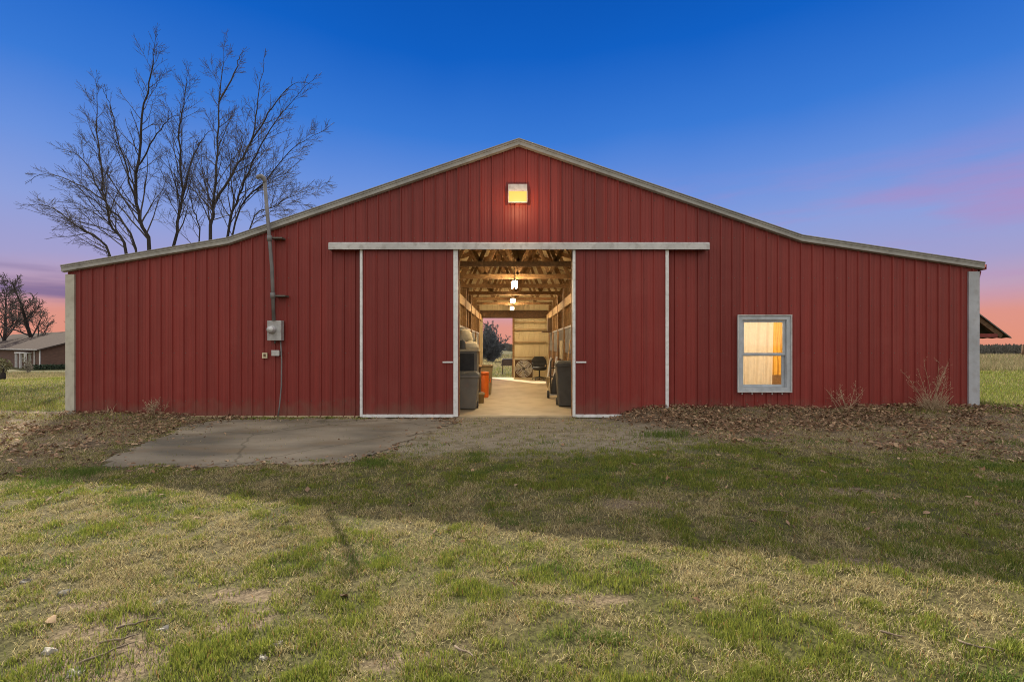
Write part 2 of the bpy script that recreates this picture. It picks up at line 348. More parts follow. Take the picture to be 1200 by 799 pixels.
# ------------------------------------------------------------------ ground sheet
def axis(lo, hi, step, far, k=1.22):
    a = list(np.arange(lo, hi + 1e-6, step)); s = step; v = hi
    while v < far: s *= k; v += s; a.append(v)
    s = step; v = lo
    while v > -far: s *= k; v -= s; a.insert(0, v)
    return np.array(a)
gx = axis(-12.6, 12.6, 0.06, 1800); gy = axis(-9.6, 1.0, 0.06, 2200)
gX, gY = np.meshgrid(gx, gy); gZ = gz(gX, gY)
nx, ny = len(gx), len(gy)
me = bpy.data.meshes.new('ground')
idx = np.arange(nx * ny).reshape(ny, nx)
quads = np.stack([idx[:-1, :-1], idx[:-1, 1:], idx[1:, 1:], idx[1:, :-1]], -1).reshape(-1, 4)
me.vertices.add(nx * ny); me.vertices.foreach_set('co', np.stack([gX, gY, gZ], -1).astype(np.float32).ravel())
me.loops.add(quads.size); me.loops.foreach_set('vertex_index', quads.astype(np.int32).ravel())
me.polygons.add(len(quads)); me.polygons.foreach_set('loop_start', np.arange(0, quads.size, 4, dtype=np.int32))
me.update(calc_edges=True); me.polygons.foreach_set('use_smooth', np.ones(len(quads), bool))
gcol = np.zeros((ny, nx, 4), np.float32); gcol[..., 3] = 1
gcol[..., 0] = green_mask(gX, gY); gcol[..., 1] = dirt_mask(gX, gY) * (gY < 0.5); gcol[..., 2] = np.maximum(leaf_mask(gX, gY), soil_mask(gX, gY))
at = me.color_attributes.new('cover', 'FLOAT_COLOR', 'POINT'); at.data.foreach_set('color', gcol.ravel())
ground = bpy.data.objects.new('ground', me); COL.objects.link(ground); tag(ground, 'uneven lawn soil running out to the fields', 'ground', kind='structure')

def ground_mat():
    m, nt, N, L, b = new_mat('turf_soil')
    tc = N.new('ShaderNodeTexCoord'); a = N.new('ShaderNodeAttribute'); a.attribute_name = 'cover'
    sp = N.new('ShaderNodeSeparateColor'); L.new(a.outputs['Color'], sp.inputs[0])
    def noise(sc, de=8, ro=0.6):
        n = N.new('ShaderNodeTexNoise'); n.inputs['Scale'].default_value = sc; n.inputs['Detail'].default_value = de; n.inputs['Roughness'].default_value = ro
        L.new(tc.outputs['Object'], n.inputs['Vector']); return n.outputs['Fac']
    def ramp(fac, c0, c1, lo=0.35, hi=0.65):
        r = N.new('ShaderNodeValToRGB'); r.color_ramp.elements[0].position = lo; r.color_ramp.elements[1].position = hi
        r.color_ramp.elements[0].color = (*c0, 1); r.color_ramp.elements[1].color = (*c1, 1); L.new(fac, r.inputs[0]); return r.outputs[0]
    def mix(f, A, B):
        x = N.new('ShaderNodeMix'); x.data_type = 'RGBA'; L.new(f, x.inputs['Factor']); L.new(A, x.inputs['A']); L.new(B, x.inputs['B']); return x.outputs['Result']
    n1 = noise(38); n2 = noise(5); n3 = noise(90)
    straw = ramp(n1, (0.055, 0.044, 0.022), (0.16, 0.13, 0.066)); green = ramp(n1, (0.036, 0.035, 0.014), (0.10, 0.098, 0.034))
    turf = mix(sp.outputs[0], straw, green)
    grav = ramp(n3, (0.12, 0.10, 0.072), (0.33, 0.28, 0.205), 0.3, 0.7)
    grav2 = mix(ramp(n2, (0, 0, 0), (.8, .8, .8), 0.48, 0.66), grav, straw)
    c = mix(sp.outputs[1], turf, grav2)
    lf = ramp(n1, (0.085, 0.062, 0.04), (0.23, 0.175, 0.115))
    c = mix(sp.outputs[2], c, lf)
    L.new(c, b.inputs['Base Color']); b.inputs['Roughness'].default_value = 0.95; b.inputs['Specular IOR Level'].default_value = 0.1
    bp = N.new('ShaderNodeBump'); bp.inputs['Strength'].default_value = 0.7; bp.inputs['Distance'].default_value = 0.03; L.new(n1, bp.inputs['Height']); L.new(bp.outputs[0], b.inputs['Normal'])
    return m
me.materials.append(ground_mat())

# ------------------------------------------------------------------ blades (grass, straw, thicket)
rng = np.random.default_rng(11)
def blade_object(name, x, y, z, h, w, lean, col, mat, label, cat, az=None):
    n = len(x)
    az = rng.uniform(0, 2 * np.pi, n) if az is None else az
    la = rng.uniform(0, 2 * np.pi, n)
    px, py = np.cos(az) * w * .5, np.sin(az) * w * .5
    lx, ly = np.cos(la), np.sin(la)
    s1, s2 = lean * 0.6, lean * 1.15
    co = np.zeros((n, 5, 3), np.float32)
    mz, tz = 0.55 * h * np.cos(s1), h * (0.55 * np.cos(s1) + 0.45 * np.cos(s2)); mr = 0.55 * h * np.sin(s1); tr = mr + 0.45 * h * np.sin(s2)
    tz = np.maximum(tz, 0.004)
    co[:, 0] = np.stack([x - px, y - py, z - .004], -1); co[:, 1] = np.stack([x + px, y + py, z - .004], -1)
    co[:, 2] = np.stack([x + lx * mr + px * .75, y + ly * mr + py * .75, z + mz], -1); co[:, 3] = np.stack([x + lx * mr - px * .75, y + ly * mr - py * .75, z + mz], -1)
    co[:, 4] = np.stack([x + lx * tr, y + ly * tr, z + tz], -1)
    me = bpy.data.meshes.new(name); me.vertices.add(n * 5); me.vertices.foreach_set('co', co.ravel())
    b = (np.arange(n) * 5)[:, None]
    li = np.concatenate([b + np.array([[0, 1, 2, 3]]), b + np.array([[3, 2, 4]])], 1).astype(np.int32)
    me.loops.add(n * 7); me.loops.foreach_set('vertex_index', li.ravel())
    me.polygons.add(n * 2); ls = np.stack([np.arange(n) * 7, np.arange(n) * 7 + 4], -1).astype(np.int32); me.polygons.foreach_set('loop_start', ls.ravel())
    me.update(calc_edges=True)
    c4 = np.ones((n, 5, 4), np.float32); c4[:, :, :3] = col[:, None, :]
    at = me.color_attributes.new('tint', 'FLOAT_COLOR', 'POINT'); at.data.foreach_set('color', c4.ravel())
    me.materials.append(mat); o = bpy.data.objects.new(name, me); COL.objects.link(o); tag(o, label, cat, kind='stuff'); return o

def lerp(a, b, t): return np.asarray(a)[None] * (1 - t[:, None]) + np.asarray(b)[None] * t[:, None]
def turf_color(n, g):
    t = rng.random(n)
    straw = lerp((0.20, 0.165, 0.078), (0.47, 0.395, 0.205), t)
    gr = lerp((0.08, 0.115, 0.018), (0.275, 0.29, 0.055), rng.random(n))
    pick = (rng.random(n) < np.clip(g * 0.92 + 0.04, 0, 1)).astype(float)
    c = straw * (1 - pick[:, None]) + gr * pick[:, None]
    rust = rng.random(n) < 0.03
    c[rust] = (0.30, 0.17, 0.07)
    return c * rng.uniform(0.82, 1.38, n)[:, None], pick

def lawn():
    n = 1650000
    # denser close to where the lawn is looked at from
    u = rng.random(n); d = (0.7 + (u ** 1.25) * 9.25); x = rng.uniform(-1, 1, n) * (1.2 * d + 2.0); y = -9.9 + d
    g = green_mask(x, y); dm = dirt_mask(x, y); lm = leaf_mask(x, y); wx = (fbm(x, y, 1.6, 201) - .5) * .9 + (fbm(x, y, 6, 203) - .5) * .35; wy = (fbm(x, y, 1.6, 207) - .5) * .9 + (fbm(x, y, 6, 209) - .5) * .35
    sm = slab_mask(x + wx, y + wy)
    tuft = fbm(x, y, 9.0, 83, 2)
    bare = fbm(x, y, 2.3, 91)
    keep = (rng.random(n) < np.clip(1.08 - 0.97 * dm - 0.62 * lm - 0.7 * sstep(0.64, 0.78, bare) - 0.62 * soil_mask(x, y), 0, 1)) & (~sm | (rng.random(n) < .02)) & (rng.random(n) < 0.12 + 1.25 * sstep(.30, .70, tuft)) & (y < -0.08)
    x, y, d, g, tuft = x[keep], y[keep], d[keep], g[keep], tuft[keep]; n = len(x)
    g = g * (1 - .75 * leaf_mask(x, y))
    col, pick = turf_color(n, g)
    h = np.where(pick > 0, rng.uniform(.015, .032, n) * (0.6 + 0.6 * g + 0.8 * sstep(.5, .75, tuft)), rng.uniform(.02, .055, n))
    lean = np.where(pick > 0, rng.uniform(.1, .9, n), rng.uniform(.6, 1.5, n))
    w = rng.uniform(.0016, .0034, n) * (1 + d / 5)
    blade_object('lawn_grass', x, y, gz(x, y), h, w, lean, col, M['blades'], 'short patchy lawn, half green and half dormant straw', 'grass')
lawn()

def far_grass():
    xs, ys, gs, hs = [], [], [], []
    # mown grass beside and behind the barn
    n = 210000; d = 9.2 + rng.random(n) ** 1.5 * 42; s = rng.choice([-1, 1], n); x = s * d * rng.uniform(.72, 1.2, n); y = d - 9.9
    k = (np.abs(x) > 9.45) | (y < -.2); x, y = x[k], y[k]
    x2 = rng.uniform(-3.2, 1.6, 12000); y2 = 12.4 + rng.random(12000) ** 1.4 * 34
    x = np.concatenate([x, x2]); y = np.concatenate([y, y2]); n = len(x)
    lm = leaf_mask(x, y); k = rng.random(n) > lm * .8; x, y = x[k], y[k]; n = len(x); d = y + 9.9
    g = np.clip((0.66 + .3 * (x > 0)) - 0.8 * sstep(24, 40, d) + (fbm(x, y, .5, 7) - .5) * .9, 0, 1)
    col, pick = turf_color(n, g)
    h = rng.uniform(.05, .11, n) * (1 + .4 * (d > 25)); w = rng.uniform(.004, .008, n) * (d / 11)
    blade_object('meadow_grass', x, y, gz(x, y), h, w, rng.uniform(.1, .8, n), col, M['blades'], 'green mown grass beside and behind the barn', 'grass')
    # tall dry field grass
    n = 42000; d = 27 + rng.random(n) ** 1.3 * 78; x = d * rng.uniform(.86, 1.2, n); y = d - 9.9
    xx = np.concatenate([x, rng.uniform(-8, 3, 6000)]); yy = np.concatenate([y, 40 + rng.random(6000) * 40])
    lx = -rng.uniform(.86, 1.1, 9000); ld = 46 + rng.random(9000) * 9
    xx = np.concatenate([xx, lx * ld]); yy = np.concatenate([yy, ld - 9.9])
    n = len(xx); d = yy + 9.9
    col = lerp((0.17, 0.125, 0.07), (0.36, 0.29, 0.165), rng.random(n)); gm = rng.random(n) < .30; col[gm] = (0.13, .15, .05); col *= (.7 + .6 * fbm(xx, yy, .35, 19))[:, None]
    h = rng.uniform(.15, .62, n) * np.where(xx < 0, .5, 1.0) * (0.5 + 1.0 * fbm(xx, yy, .3, 9)); w = rng.uniform(.010, .018, n) * (d / 30)
    blade_object('field_grass', xx, yy, gz(xx, yy), h, w, rng.uniform(.1, .9, n), col, M['blades'], 'tall dry straw-coloured grass out in the field', 'grass')
far_grass()

# ------------------------------------------------------------------ leaf litter
def litter():
    n = 95000
    xr = np.where(rng.random(n) < .68, rng.uniform(1.4, 12.0, n), rng.uniform(-13, -4.3, n)); y = -rng.random(n) ** 1.05 * 6.2 - 0.03
    m = leaf_mask(xr, y); k = rng.random(n) < (m * (.10 + 1.1 * sstep(.36, .66, fbm(xr, y, 1.3, 131))) * (.45 + .7 * sstep(-2.6, -.3, y)) + 0.018)
    k &= ~(slab_mask(xr, y) & (rng.random(n) > .10))
    x, y, m = xr[k], y[k], m[k]
    # leaves and crumbs caught along the slab's edges
    ne = 2600; e_ = rng.integers(0, len(SLAB), ne); t_ = rng.random(ne); A_ = np.array(SLAB)[e_]; B_ = np.array(SLAB)[(e_ + 1) % len(SLAB)]; Q_ = A_ + (B_ - A_) * t_[:, None] + rng.normal(0, .16, (ne, 2))
    ok = (Q_[:, 1] < -.05) & (rng.random(ne) < .2 + 1.2 * sstep(.4, .7, fbm(Q_[:, 0], Q_[:, 1], 1.1, 401)))
    x = np.concatenate([x, Q_[ok, 0]]); y = np.concatenate([y, Q_[ok, 1]]); m = np.concatenate([m, np.zeros(ok.sum())])
    # strays over the lawn and slab
    ns = 380; x = np.concatenate([x, rng.uniform(-8, 9, ns)]); y = np.concatenate([y, rng.uniform(-7.4, -.2, ns)]); m = np.concatenate([m, np.zeros(ns)])
    n = len(x); L = rng.uniform(.028, .085, n) * rng.choice([.55, .8, 1.0, 1.15], n); W = L * rng.uniform(.35, .6, n)
    az = rng.uniform(0, 6.283, n); pit = rng.normal(0, .38, n); rol = rng.normal(0, .42, n); cur = rng.uniform(.05, .45, n)
    loc = np.zeros((n, 6, 3)); loc[:, 0, 0] = -L / 2; loc[:, 5, 0] = L / 2
    loc[:, 1] = np.stack([-L * .12, W / 2, W * cur], -1); loc[:, 2] = np.stack([-L * .12, -W / 2, W * cur], -1)
    loc[:, 3] = np.stack([L * .2, W * .42, W * cur * .8], -1); loc[:, 4] = np.stack([L * .2, -W * .42, W * cur * .8], -1)
    loc[:, 5, 2] = L * rng.uniform(-.1, .35, n)
    def rot(p, a, i, j):
        c, s = np.cos(a)[:, None], np.sin(a)[:, None]; q = p.copy(); q[..., i] = p[..., i] * c - p[..., j] * s; q[..., j] = p[..., i] * s + p[..., j] * c; return q
    loc = rot(rot(rot(loc, rol, 1, 2), pit, 0, 2), az, 0, 1)
    z = gz(x, y) + .010 + rng.random(n) * .06 * m
    loc += np.stack([x, y, z], -1)[:, None, :]
    me = bpy.data.meshes.new('leaf_litter'); me.vertices.add(n * 6); me.vertices.foreach_set('co', loc.astype(np.float32).ravel())
    b = (np.arange(n) * 6)[:, None]; F_ = np.array([[0, 2, 1], [1, 2, 4], [1, 4, 3], [3, 4, 5]]).ravel()
    me.loops.add(n * 12); me.loops.foreach_set('vertex_index', (b + F_[None]).astype(np.int32).ravel())
    me.polygons.add(n * 4); me.polygons.foreach_set('loop_start', np.arange(0, n * 12, 3, dtype=np.int32)); me.update(calc_edges=True)
    pal = np.array([(0.26, .17, .115), (.34, .245, .175), (.15, .10, .07), (.42, .33, .25), (.29, .21, .165), (.20, .14, .11)])
    c = pal[rng.integers(0, len(pal), n)] * rng.uniform(.7, 1.35, n)[:, None] * np.array([.84, .74, .60])
    c4 = np.ones((n, 6, 4), np.float32); c4[:, :, :3] = c[:, None]
    at = me.color_attributes.new('tint', 'FLOAT_COLOR', 'POINT'); at.data.foreach_set('color', c4.ravel())
    me.materials.append(M['leaf']); o = bpy.data.objects.new('leaf_litter', me); COL.objects.link(o)
    tag(o, 'brown dead oak leaves drifted along the foot of the red wall', 'leaves', kind='stuff')
litter()

# ------------------------------------------------------------------ old concrete slab before the left wall
def slab():
    mb = MB(); pts = []
    n = len(SLAB); r = random.Random(4)
    for i in range(n):
        x0, y0 = SLAB[i]; x1, y1 = SLAB[(i + 1) % n]
        for k in range(7):
            t = k / 7; j = 0.13 if k else 0.05
            pts.append((x0 + (x1 - x0) * t + r.uniform(-j, j), y0 + (y1 - y0) * t + r.uniform(-j, j)))
    z = lambda p: -0.018 - 0.078 * float(sstep(-0.5, -5.5, p[1]))
    cx, cy = -3.4, -2.0
    rings = [0.0, .35, .7, 1.0]
    for a in range(len(pts)):
        p, q = pts[a], pts[(a + 1) % len(pts)]
        for k in range(3):
            s0, s1 = rings[k], rings[k + 1]
            P = [(cx + (p[0] - cx) * s0, cy + (p[1] - cy) * s0), (cx + (p[0] - cx) * s1, cy + (p[1] - cy) * s1), (cx + (q[0] - cx) * s1, cy + (q[1] - cy) * s1), (cx + (q[0] - cx) * s0, cy + (q[1] - cy) * s0)]
            if k == 0: P = P[:3]
            mb.face([(u[0], u[1], z(u)) for u in P])
        mb.face([(p[0], p[1], z(p) - .12), (q[0], q[1], z(q) - .12), (q[0], q[1], z(q)), (p[0], p[1], z(p))])
    o = mb.build('concrete_apron', M['slab']); tag(o, 'weathered grey concrete slab before the left half of the barn', 'path', kind='structure')
slab()

# ------------------------------------------------------------------ barn
barn = thing('barn', (0, 0, 0), 'large red sheet-metal barn with low gable and open sliding doors', 'barn')
XL, XR, YB = -8.87, 9.31, 12.05
RIDGE = (0.137, 5.48); KL = (-5.63, 3.52); KR = (5.75, 3.57); EL = (-8.93, 2.97); ER = (9.36, 3.03)
ROOFP = [EL, KL, RIDGE, KR, ER]
def roof_z(x):
    for a, b in zip(ROOFP[:-1], ROOFP[1:]):
        if x <= b[0] or b is ROOFP[-1]:
            return a[1] + (b[1] - a[1]) * (x - a[0]) / (b[0] - a[0])
RIB = 0.2287; RIB0 = 3.951
def profile(u0, u1):
    pts = {u0: 0.0, u1: 0.0}
    k0 = math.floor((u0 - RIB0) / RIB) - 1; k1 = math.ceil((u1 - RIB0) / RIB) + 1
    for k in range(k0, k1 + 1):
        c = RIB0 + k * RIB
        for du, w in ((-.021, 0), (-.010, .023), (.010, .023), (.021, 0), (.073, 0), (.080, .0045), (.088, .0045), (.095, 0), (.135, 0), (.142, .0045), (.150, .0045), (.157, 0)):
            u = c + du
            if u0 < u < u1: pts[round(u, 5)] = w
    return sorted(pts.items())
def ribbed(mb, u0, u1, zlo, zhi, fn, holes=(), extra=()):
    """fn(u, w, z) -> xyz with w outward; zlo/zhi functions of u; holes (ua, ub, za, zb)"""
    pr = dict(profile(u0, u1))
    ks = sorted(pr)
    def w_at(u):
        for a, b in zip(ks[:-1], ks[1:]):
            if a <= u <= b: return pr[a] + (pr[b] - pr[a]) * (u - a) / (b - a)
        return 0
    for e in list(extra) + [h[0] for h in holes] + [h[1] for h in holes]:
        if u0 < e < u1: pr[e] = w_at(e)
    us = sorted(pr)
    for a, b in zip(us[:-1], us[1:]):
        if b - a < 1e-5: continue
        mid = (a + b) / 2
        spans = [(None, None)]
        hs = sorted([h for h in holes if h[0] <= mid <= h[1]], key=lambda h: h[2])
        cur = 'lo'; segs = []
        for h in hs:
            segs.append((cur, h[2])); cur = h[3]
        segs.append((cur, 'hi'))
        for lo, hi in segs:
            la, lb = (zlo(a), zlo(b)) if lo == 'lo' else (lo, lo)
            ha, hb = (zhi(a), zhi(b)) if hi == 'hi' else (hi, hi)
            if ha - la < 1e-4 and hb - lb < 1e-4: continue
            mb.face([fn(a, pr[a], la), fn(b, pr[b], lb), fn(b, pr[b], hb), fn(a, pr[a], ha)])
def screws(mb, u0, u1, zs, fn, skip=lambda u, z: False):
    k = math.ceil((u0 - RIB0) / RIB)
    while RIB0 + k * RIB < u1:
        u = RIB0 + k * RIB + .04
        for z in zs:
            if not skip(u, z):
                r = .011; c = Vector(fn(u, .009, z)); P = [Vector(fn(u - r, .001, z)), Vector(fn(u, 0, z - r)), Vector(fn(u + r, 0, z)), Vector(fn(u, 0, z + r))]
                for i in range(4): mb.face([P[i], P[(i + 1) % 4], c])
        k += 1
DOOR_L, DOOR_R, DOOR_T = -1.06, 1.20, 3.36
WIN = (4.50, 5.55, .485, 2.0)
mb = MB(); fn = lambda u, w, z: (u, -w, z)
ribbed(mb, XL, XR, lambda u: -.05, lambda u: roof_z(u) - .02, fn, [(DOOR_L, DOOR_R, -.05, DOOR_T), (WIN[0] + .06, WIN[1] - .06, WIN[2] + .06, WIN[3] - .06)], [KL[0], RIDGE[0], KR[0]])
mb.build('front_wall', M['red'], barn); mb = MB()
screws(mb, XL, XR, (.3, 1.25, 2.2, 2.75, 3.55, 4.3), fn, lambda u, z: z > roof_z(u) - .2 or (-3.2 < u < 3.3 and z < 3.4) or (WIN[0] - .1 < u < WIN[1] + .1 and WIN[2] - .1 < z < WIN[3] + .1))
sc_ = mb.build('screw_row', M['dark_grey'], barn); sc_['kind'] = 'stuff'
for sx, X in ((-1, XL), (1, XR)):
    mb = MB(); ribbed(mb, 0.0, YB, lambda u: -.08, lambda u: (EL if sx < 0 else ER)[1] - .03, (lambda u, w, z: (X + sx * w, u, z)))
    mb.build('side_wall', M['red'], barn)
# rear wall: outside red, inside lined with tan sheet
RD = (-1.29, 0.04, 2.62)
mb = MB(); ribbed(mb, XL, XR, lambda u: -.08, lambda u: roof_z(u) - .02, lambda u, w, z: (u, YB + w, z), [(RD[0], RD[1], -.08, RD[2])], [KL[0], RIDGE[0], KR[0]]); mb.build('rear_wall', M['red'], barn)
mb = MB(); ribbed(mb, XL + .02, XR - .02, lambda u: -.05, lambda u: roof_z(u) - .06, lambda u, w, z: (u, YB - .04 - w, z), [(RD[0], RD[1], -.05, RD[2])], [KL[0], RIDGE[0], KR[0]]); mb.build('rear_lining', M['tan_metal'], barn)
for zz, hh in ((2.45, .11), (2.13, .10), (1.58, .10), (.92, .08)):
    MB().box((RD[1] + .05, YB - .16, zz - hh / 2), (1.50, YB - .07, zz + hh / 2 - .03)).build('wall_girt', M['deck'], barn)
MB().box((-1.5, YB - .2, RD[2]), (1.62, YB - .08, RD[2] + .34)).build('rear_header', M['wood_dark'], barn)
MB().box((RD[1] - .02, YB - .2, 0), (RD[1] + .07, YB - .08, RD[2] - .003)).build('rear_door_post', M['wood'], barn)
# roof: metal sheet over a pale board deck
def roof_sheet(dz, th, y0, y1, inset=0.0):
    mb = MB(); P = [(x, z + dz) for x, z in ROOFP]
    if inset:
        P[0] = (P[0][0] + inset, roof_z(P[0][0] + inset) + dz); P[-1] = (P[-1][0] - inset, roof_z(P[-1][0] - inset) + dz)
    for (xa, za), (xb, zb) in zip(P[:-1], P[1:]):
        mb.face([(xa, y0, za), (xb, y0, zb), (xb, y1, zb), (xa, y1, za)]); mb.face([(xa, y0, za - th), (xa, y1, za - th), (xb, y1, zb - th), (xb, y0, zb - th)])
        mb.face([(xa, y0, za - th), (xb, y0, zb - th), (xb, y0, zb), (xa, y0, za)]); mb.face([(xa, y1, za - th), (xa, y1, za), (xb, y1, zb), (xb, y1, zb - th)])
    return mb
mb = roof_sheet(.018, .012, -.13, YB + .12)
for (xa, za), (xb, zb) in zip(ROOFP[:-1], ROOFP[1:]):           # standing ribs of the roof sheet run down the slope
    for k in range(54):
        yy = -.10 + k * RIB
        mb.beam((xa, yy, za + .020), (xb, yy, zb + .020), .03, .012)
mb.build('roof', M['roof'], barn)
roof_sheet(-.02, .02, .02, YB - .06, .1).build('roof_deck', M['deck'], barn)
mb = MB()
for (xa, za), (xb, zb) in zip(ROOFP[:-1], ROOFP[1:]):
    mb.face([(xa, -.10, za - .100), (xb, -.10, zb - .100), (xb, -.10, zb + .012), (xa, -.10, za + .012)])
    mb.face([(xa, -.10, za - .100), (xa, -.026, za - .115), (xb, -.026, zb - .115), (xb, -.10, zb - .100)])
    mb.face([(xa, -.112, za + .012), (xb, -.112, zb + .012), (xb, -.112, zb - .03), (xa, -.112, za - .03)])
    mb.face([(xa, -.112, za - .03), (xb, -.112, zb - .03), (xb, -.10, zb - .03), (xa, -.10, za - .03)])
mb.face([(EL[0], -.10, EL[1] - .100), (EL[0], -.10, EL[1] + .012), (EL[0], -.02, EL[1] + .012), (EL[0], -.02, EL[1] - .100)])
mb.face([(ER[0], -.10, ER[1] - .100), (ER[0], -.02, ER[1] - .100), (ER[0], -.02, ER[1] + .012), (ER[0], -.10, ER[1] + .012)])
mb.build('fascia', M['fascia'], barn)
MB().box((XL - .035, -.035, -.05), (XL + .14, .10, roof_z(XL) - .16)).build('corner_trim', M['beige'], barn)
MB().box((XR - .20, -.035, .02), (XR + .012, .10, roof_z(XR) - .16)).build('corner_trim', M['trim_right'], barn)
# right eave gutter and the downspout at the corner
mb = MB(); mb.box((ER[0] + .003, -.06, ER[1] - .12), (ER[0] + .075, YB + .05, ER[1] - .105)).box((ER[0] + .066, -.06, ER[1] - .105), (ER[0] + .078, YB + .05, ER[1] - .015))
g = mb.build('gutter', M['red'], barn)
mb = MB(); mb.tube([(ER[0] + .05, .06, ER[1] - .13), (XR + .05, .06, ER[1] - .35), (XR + .05, .06, .18), (XR + .10, .0, .08)], .028, 8); mb.build('downspout', M['red'], barn)
# track cover over the doors
x0, x1 = -3.60, 3.874
mb = MB(); prof = [(-.02, 3.45), (-.15, 3.435), (-.20, 3.41), (-.20, 3.285), (-.188, 3.285), (-.188, 3.40), (-.02, 3.43)]
for (ya, za), (yb, zb) in zip(prof[:-1], prof[1:]): mb.face([(x0, yb, zb), (x1, yb, zb), (x1, ya, za), (x0, ya, za)])
for xx in (x0, x1): mb.face([(xx, -.02, 3.45), (xx, -.15, 3.435), (xx, -.20, 3.41), (xx, -.20, 3.285), (xx, -.02, 3.285)])
for xx in (-1.1, 1.35): mb.box((xx, -.204, 3.286), (xx + .05, -.2005, 3.412))
mb.build('door_track_cover', M['trim'], barn)
# door jambs and header behind the opening
for xx in (DOOR_L - .14, DOOR_R): MB().box((xx, .025, 0), (xx + .14, .17, DOOR_T)).build('door_jamb', M['wood'], barn)
MB().box((DOOR_L - .14, .025, DOOR_T + .002), (DOOR_R + .14, .17, DOOR_T + .25)).build('door_header', M['wood'], barn)
# the two sliding doors
for (a, b, inner) in ((-3.00, -1.07, 1), (1.20, 3.09, -1)):
    y0 = -.115
    mb = MB(); ribbed(mb, a + .02, b - .02, lambda u: .035, lambda u: 3.40, lambda u, w, z: (u, y0 - w * .8, z))
    screws(mb, a, b, (.45, 1.2, 2.0, 2.7), lambda u, w, z: (u, y0 - w, z))
    mb.box((a + .02, y0 + .004, .04), (b - .02, y0 + .05, 3.40))
    dr = mb.build('sliding_door', M['red'], barn)
    e_in, e_out = (b, a) if inner > 0 else (a, b)
    wi, wo = (.085, .05) if inner > 0 else (.05, .062)
    lo, hi = sorted((e_in, e_in - inner * wi)); MB().box((lo, y0 - .03, .0), (hi, y0 + .06, 3.40)).build('edge_trim', M['white'], dr)
    lo, hi = sorted((e_out, e_out + inner * wo)); MB().box((lo, y0 - .03, .0), (hi, y0 + .06, 3.40)).build('edge_trim', M['white'], dr)
    lo, hi = sorted((e_in - inner * (wi + .002), e_out + inner * (wo + .002))); MB().box((lo, y0 - .03, -.01), (hi, y0 + .06, .045)).build('bottom_rail', M['white'], dr)
    hx = e_in - inner * (wi + .01)
    lo, hi = sorted((hx, hx - inner * .20)); mb = MB(); mb.box((lo, y0 - .06, 1.062), (hi, y0 - .048, 1.092)); mb.box((lo + .02, y0 - .047, 1.066), (lo + .05, y0 - .027, 1.088)); mb.box((hi - .05, y0 - .047, 1.066), (hi - .02, y0 - .027, 1.088))
    mb.build('handle', M['white'], dr)

# window with single-hung sash
xa, xb, za, zb = WIN
def ring(mb, x0, x1, z0, z1, t, y0, y1, tb=None):
    tb = tb or t
    mb.box((x0, y0, z0), (x0 + t, y1, z1)); mb.box((x1 - t, y0, z0), (x1, y1, z1)); mb.box((x0 + t, y0, z0), (x1 - t, y1, z0 + tb)); mb.box((x0 + t, y0, z1 - t), (x1 - t, y1, z1)); return mb
wf = ring(MB(), xa, xb, za, zb, .085, -.055, .10).build('window', M['window_frame'], barn)
mb = ring(MB(), xa - .015, xb + .015, za - .015, zb + .015, .022, -.075, -.057)
for k in range(5): mb.box((xa + .08 + k * .2, -.03, za - .06), (xa + .1 + k * .2, -.024, za - .016))
mb.build('window_flange', M['trim'], wf)
zm = 1.232
ring(MB(), xa + .088, xb - .088, zm - .02, zb - .088, .045, -.012, .022).build('sash', M['window_frame'], wf)
ring(MB(), xa + .088, xb - .088, za + .088, zm + .012, .05, .026, .06).build('sash', M['window_frame'], wf)
MB().box((xa + .133, .004, zm + .025), (xb - .133, .008, zb - .133)).build('pane', M['glass'], wf)
MB().box((xa + .138, .040, za + .138), (xb - .138, .044, zm - .038)).build('pane', M['glass'], wf)
# tack room behind that window
mb = MB(); rx0, rx1, ry1, rz1 = 3.6, 7.4, 2.9, 2.65
mb.box((rx0, .12, 0), (rx0 + .08, ry1, rz1)); mb.box((rx1, .12, 0), (rx1 + .08, ry1, rz1)); mb.box((rx0, ry1 + .002, 0), (rx1 + .08, ry1 + .08, rz1)); mb.box((rx0, .12, rz1 + .002), (rx1 + .08, ry1 + .08, rz1 + .06))
mb.build('tack_room', M['wood_pale'], barn)
def drape(name, x0, x1, z0, z1, y, folds, amp, mat, label, pull=None):
    mb = MB(); nu, nv = 70, 26; r = random.Random(len(label)); ph = [r.uniform(0, 6.28) for _ in range(5)]
    V = []
    for j in range(nv + 1):
        t = j / nv; z = z1 + (z0 - z1) * t
        for i in range(nu + 1):
            s = i / nu; x = x0 + (x1 - x0) * s
            if pull: x += pull(s, t)
            yy = y + amp * (math.sin(s * folds * 6.28 + ph[0] + .7 * math.sin(t * 2.2 + ph[1])) + .5 * math.sin(s * folds * 13.1 + ph[2] + t * 1.6)) * (.5 + .6 * t)
            V.append((x, yy, z))
    for j in range(nv):
        for i in range(nu):
            a = j * (nu + 1) + i; mb.f.append((a, a + 1, a + nu + 2, a + nu + 1)); mb.smooth.append(True)
    mb.v = V; o = mb.build(name, mat); tag(o, label, 'curtain'); return o
drape('sheer_curtain', 4.46, 5.34, .42, 2.05, .20, 4.3, .020, M['sheer'], 'gathered cream sheer curtain hanging inside the lit window', lambda s, t: -.05 * t * s)
drape('side_curtain', 5.34, 5.62, .80, 2.05, .29, 3, .012, M['gold'], 'narrow gold side curtain behind the cream sheer', lambda s, t: .03 * math.sin(t * 9) * s)

# floor of the aisle
mb = MB(); mb.box((XL + .05, -.02, -.16), (XR - .05, YB - .02, 0.0)); o = mb.build('floor', M['concrete']); tag(o, 'smooth tan concrete floor of the barn aisle', 'floor', kind='structure')

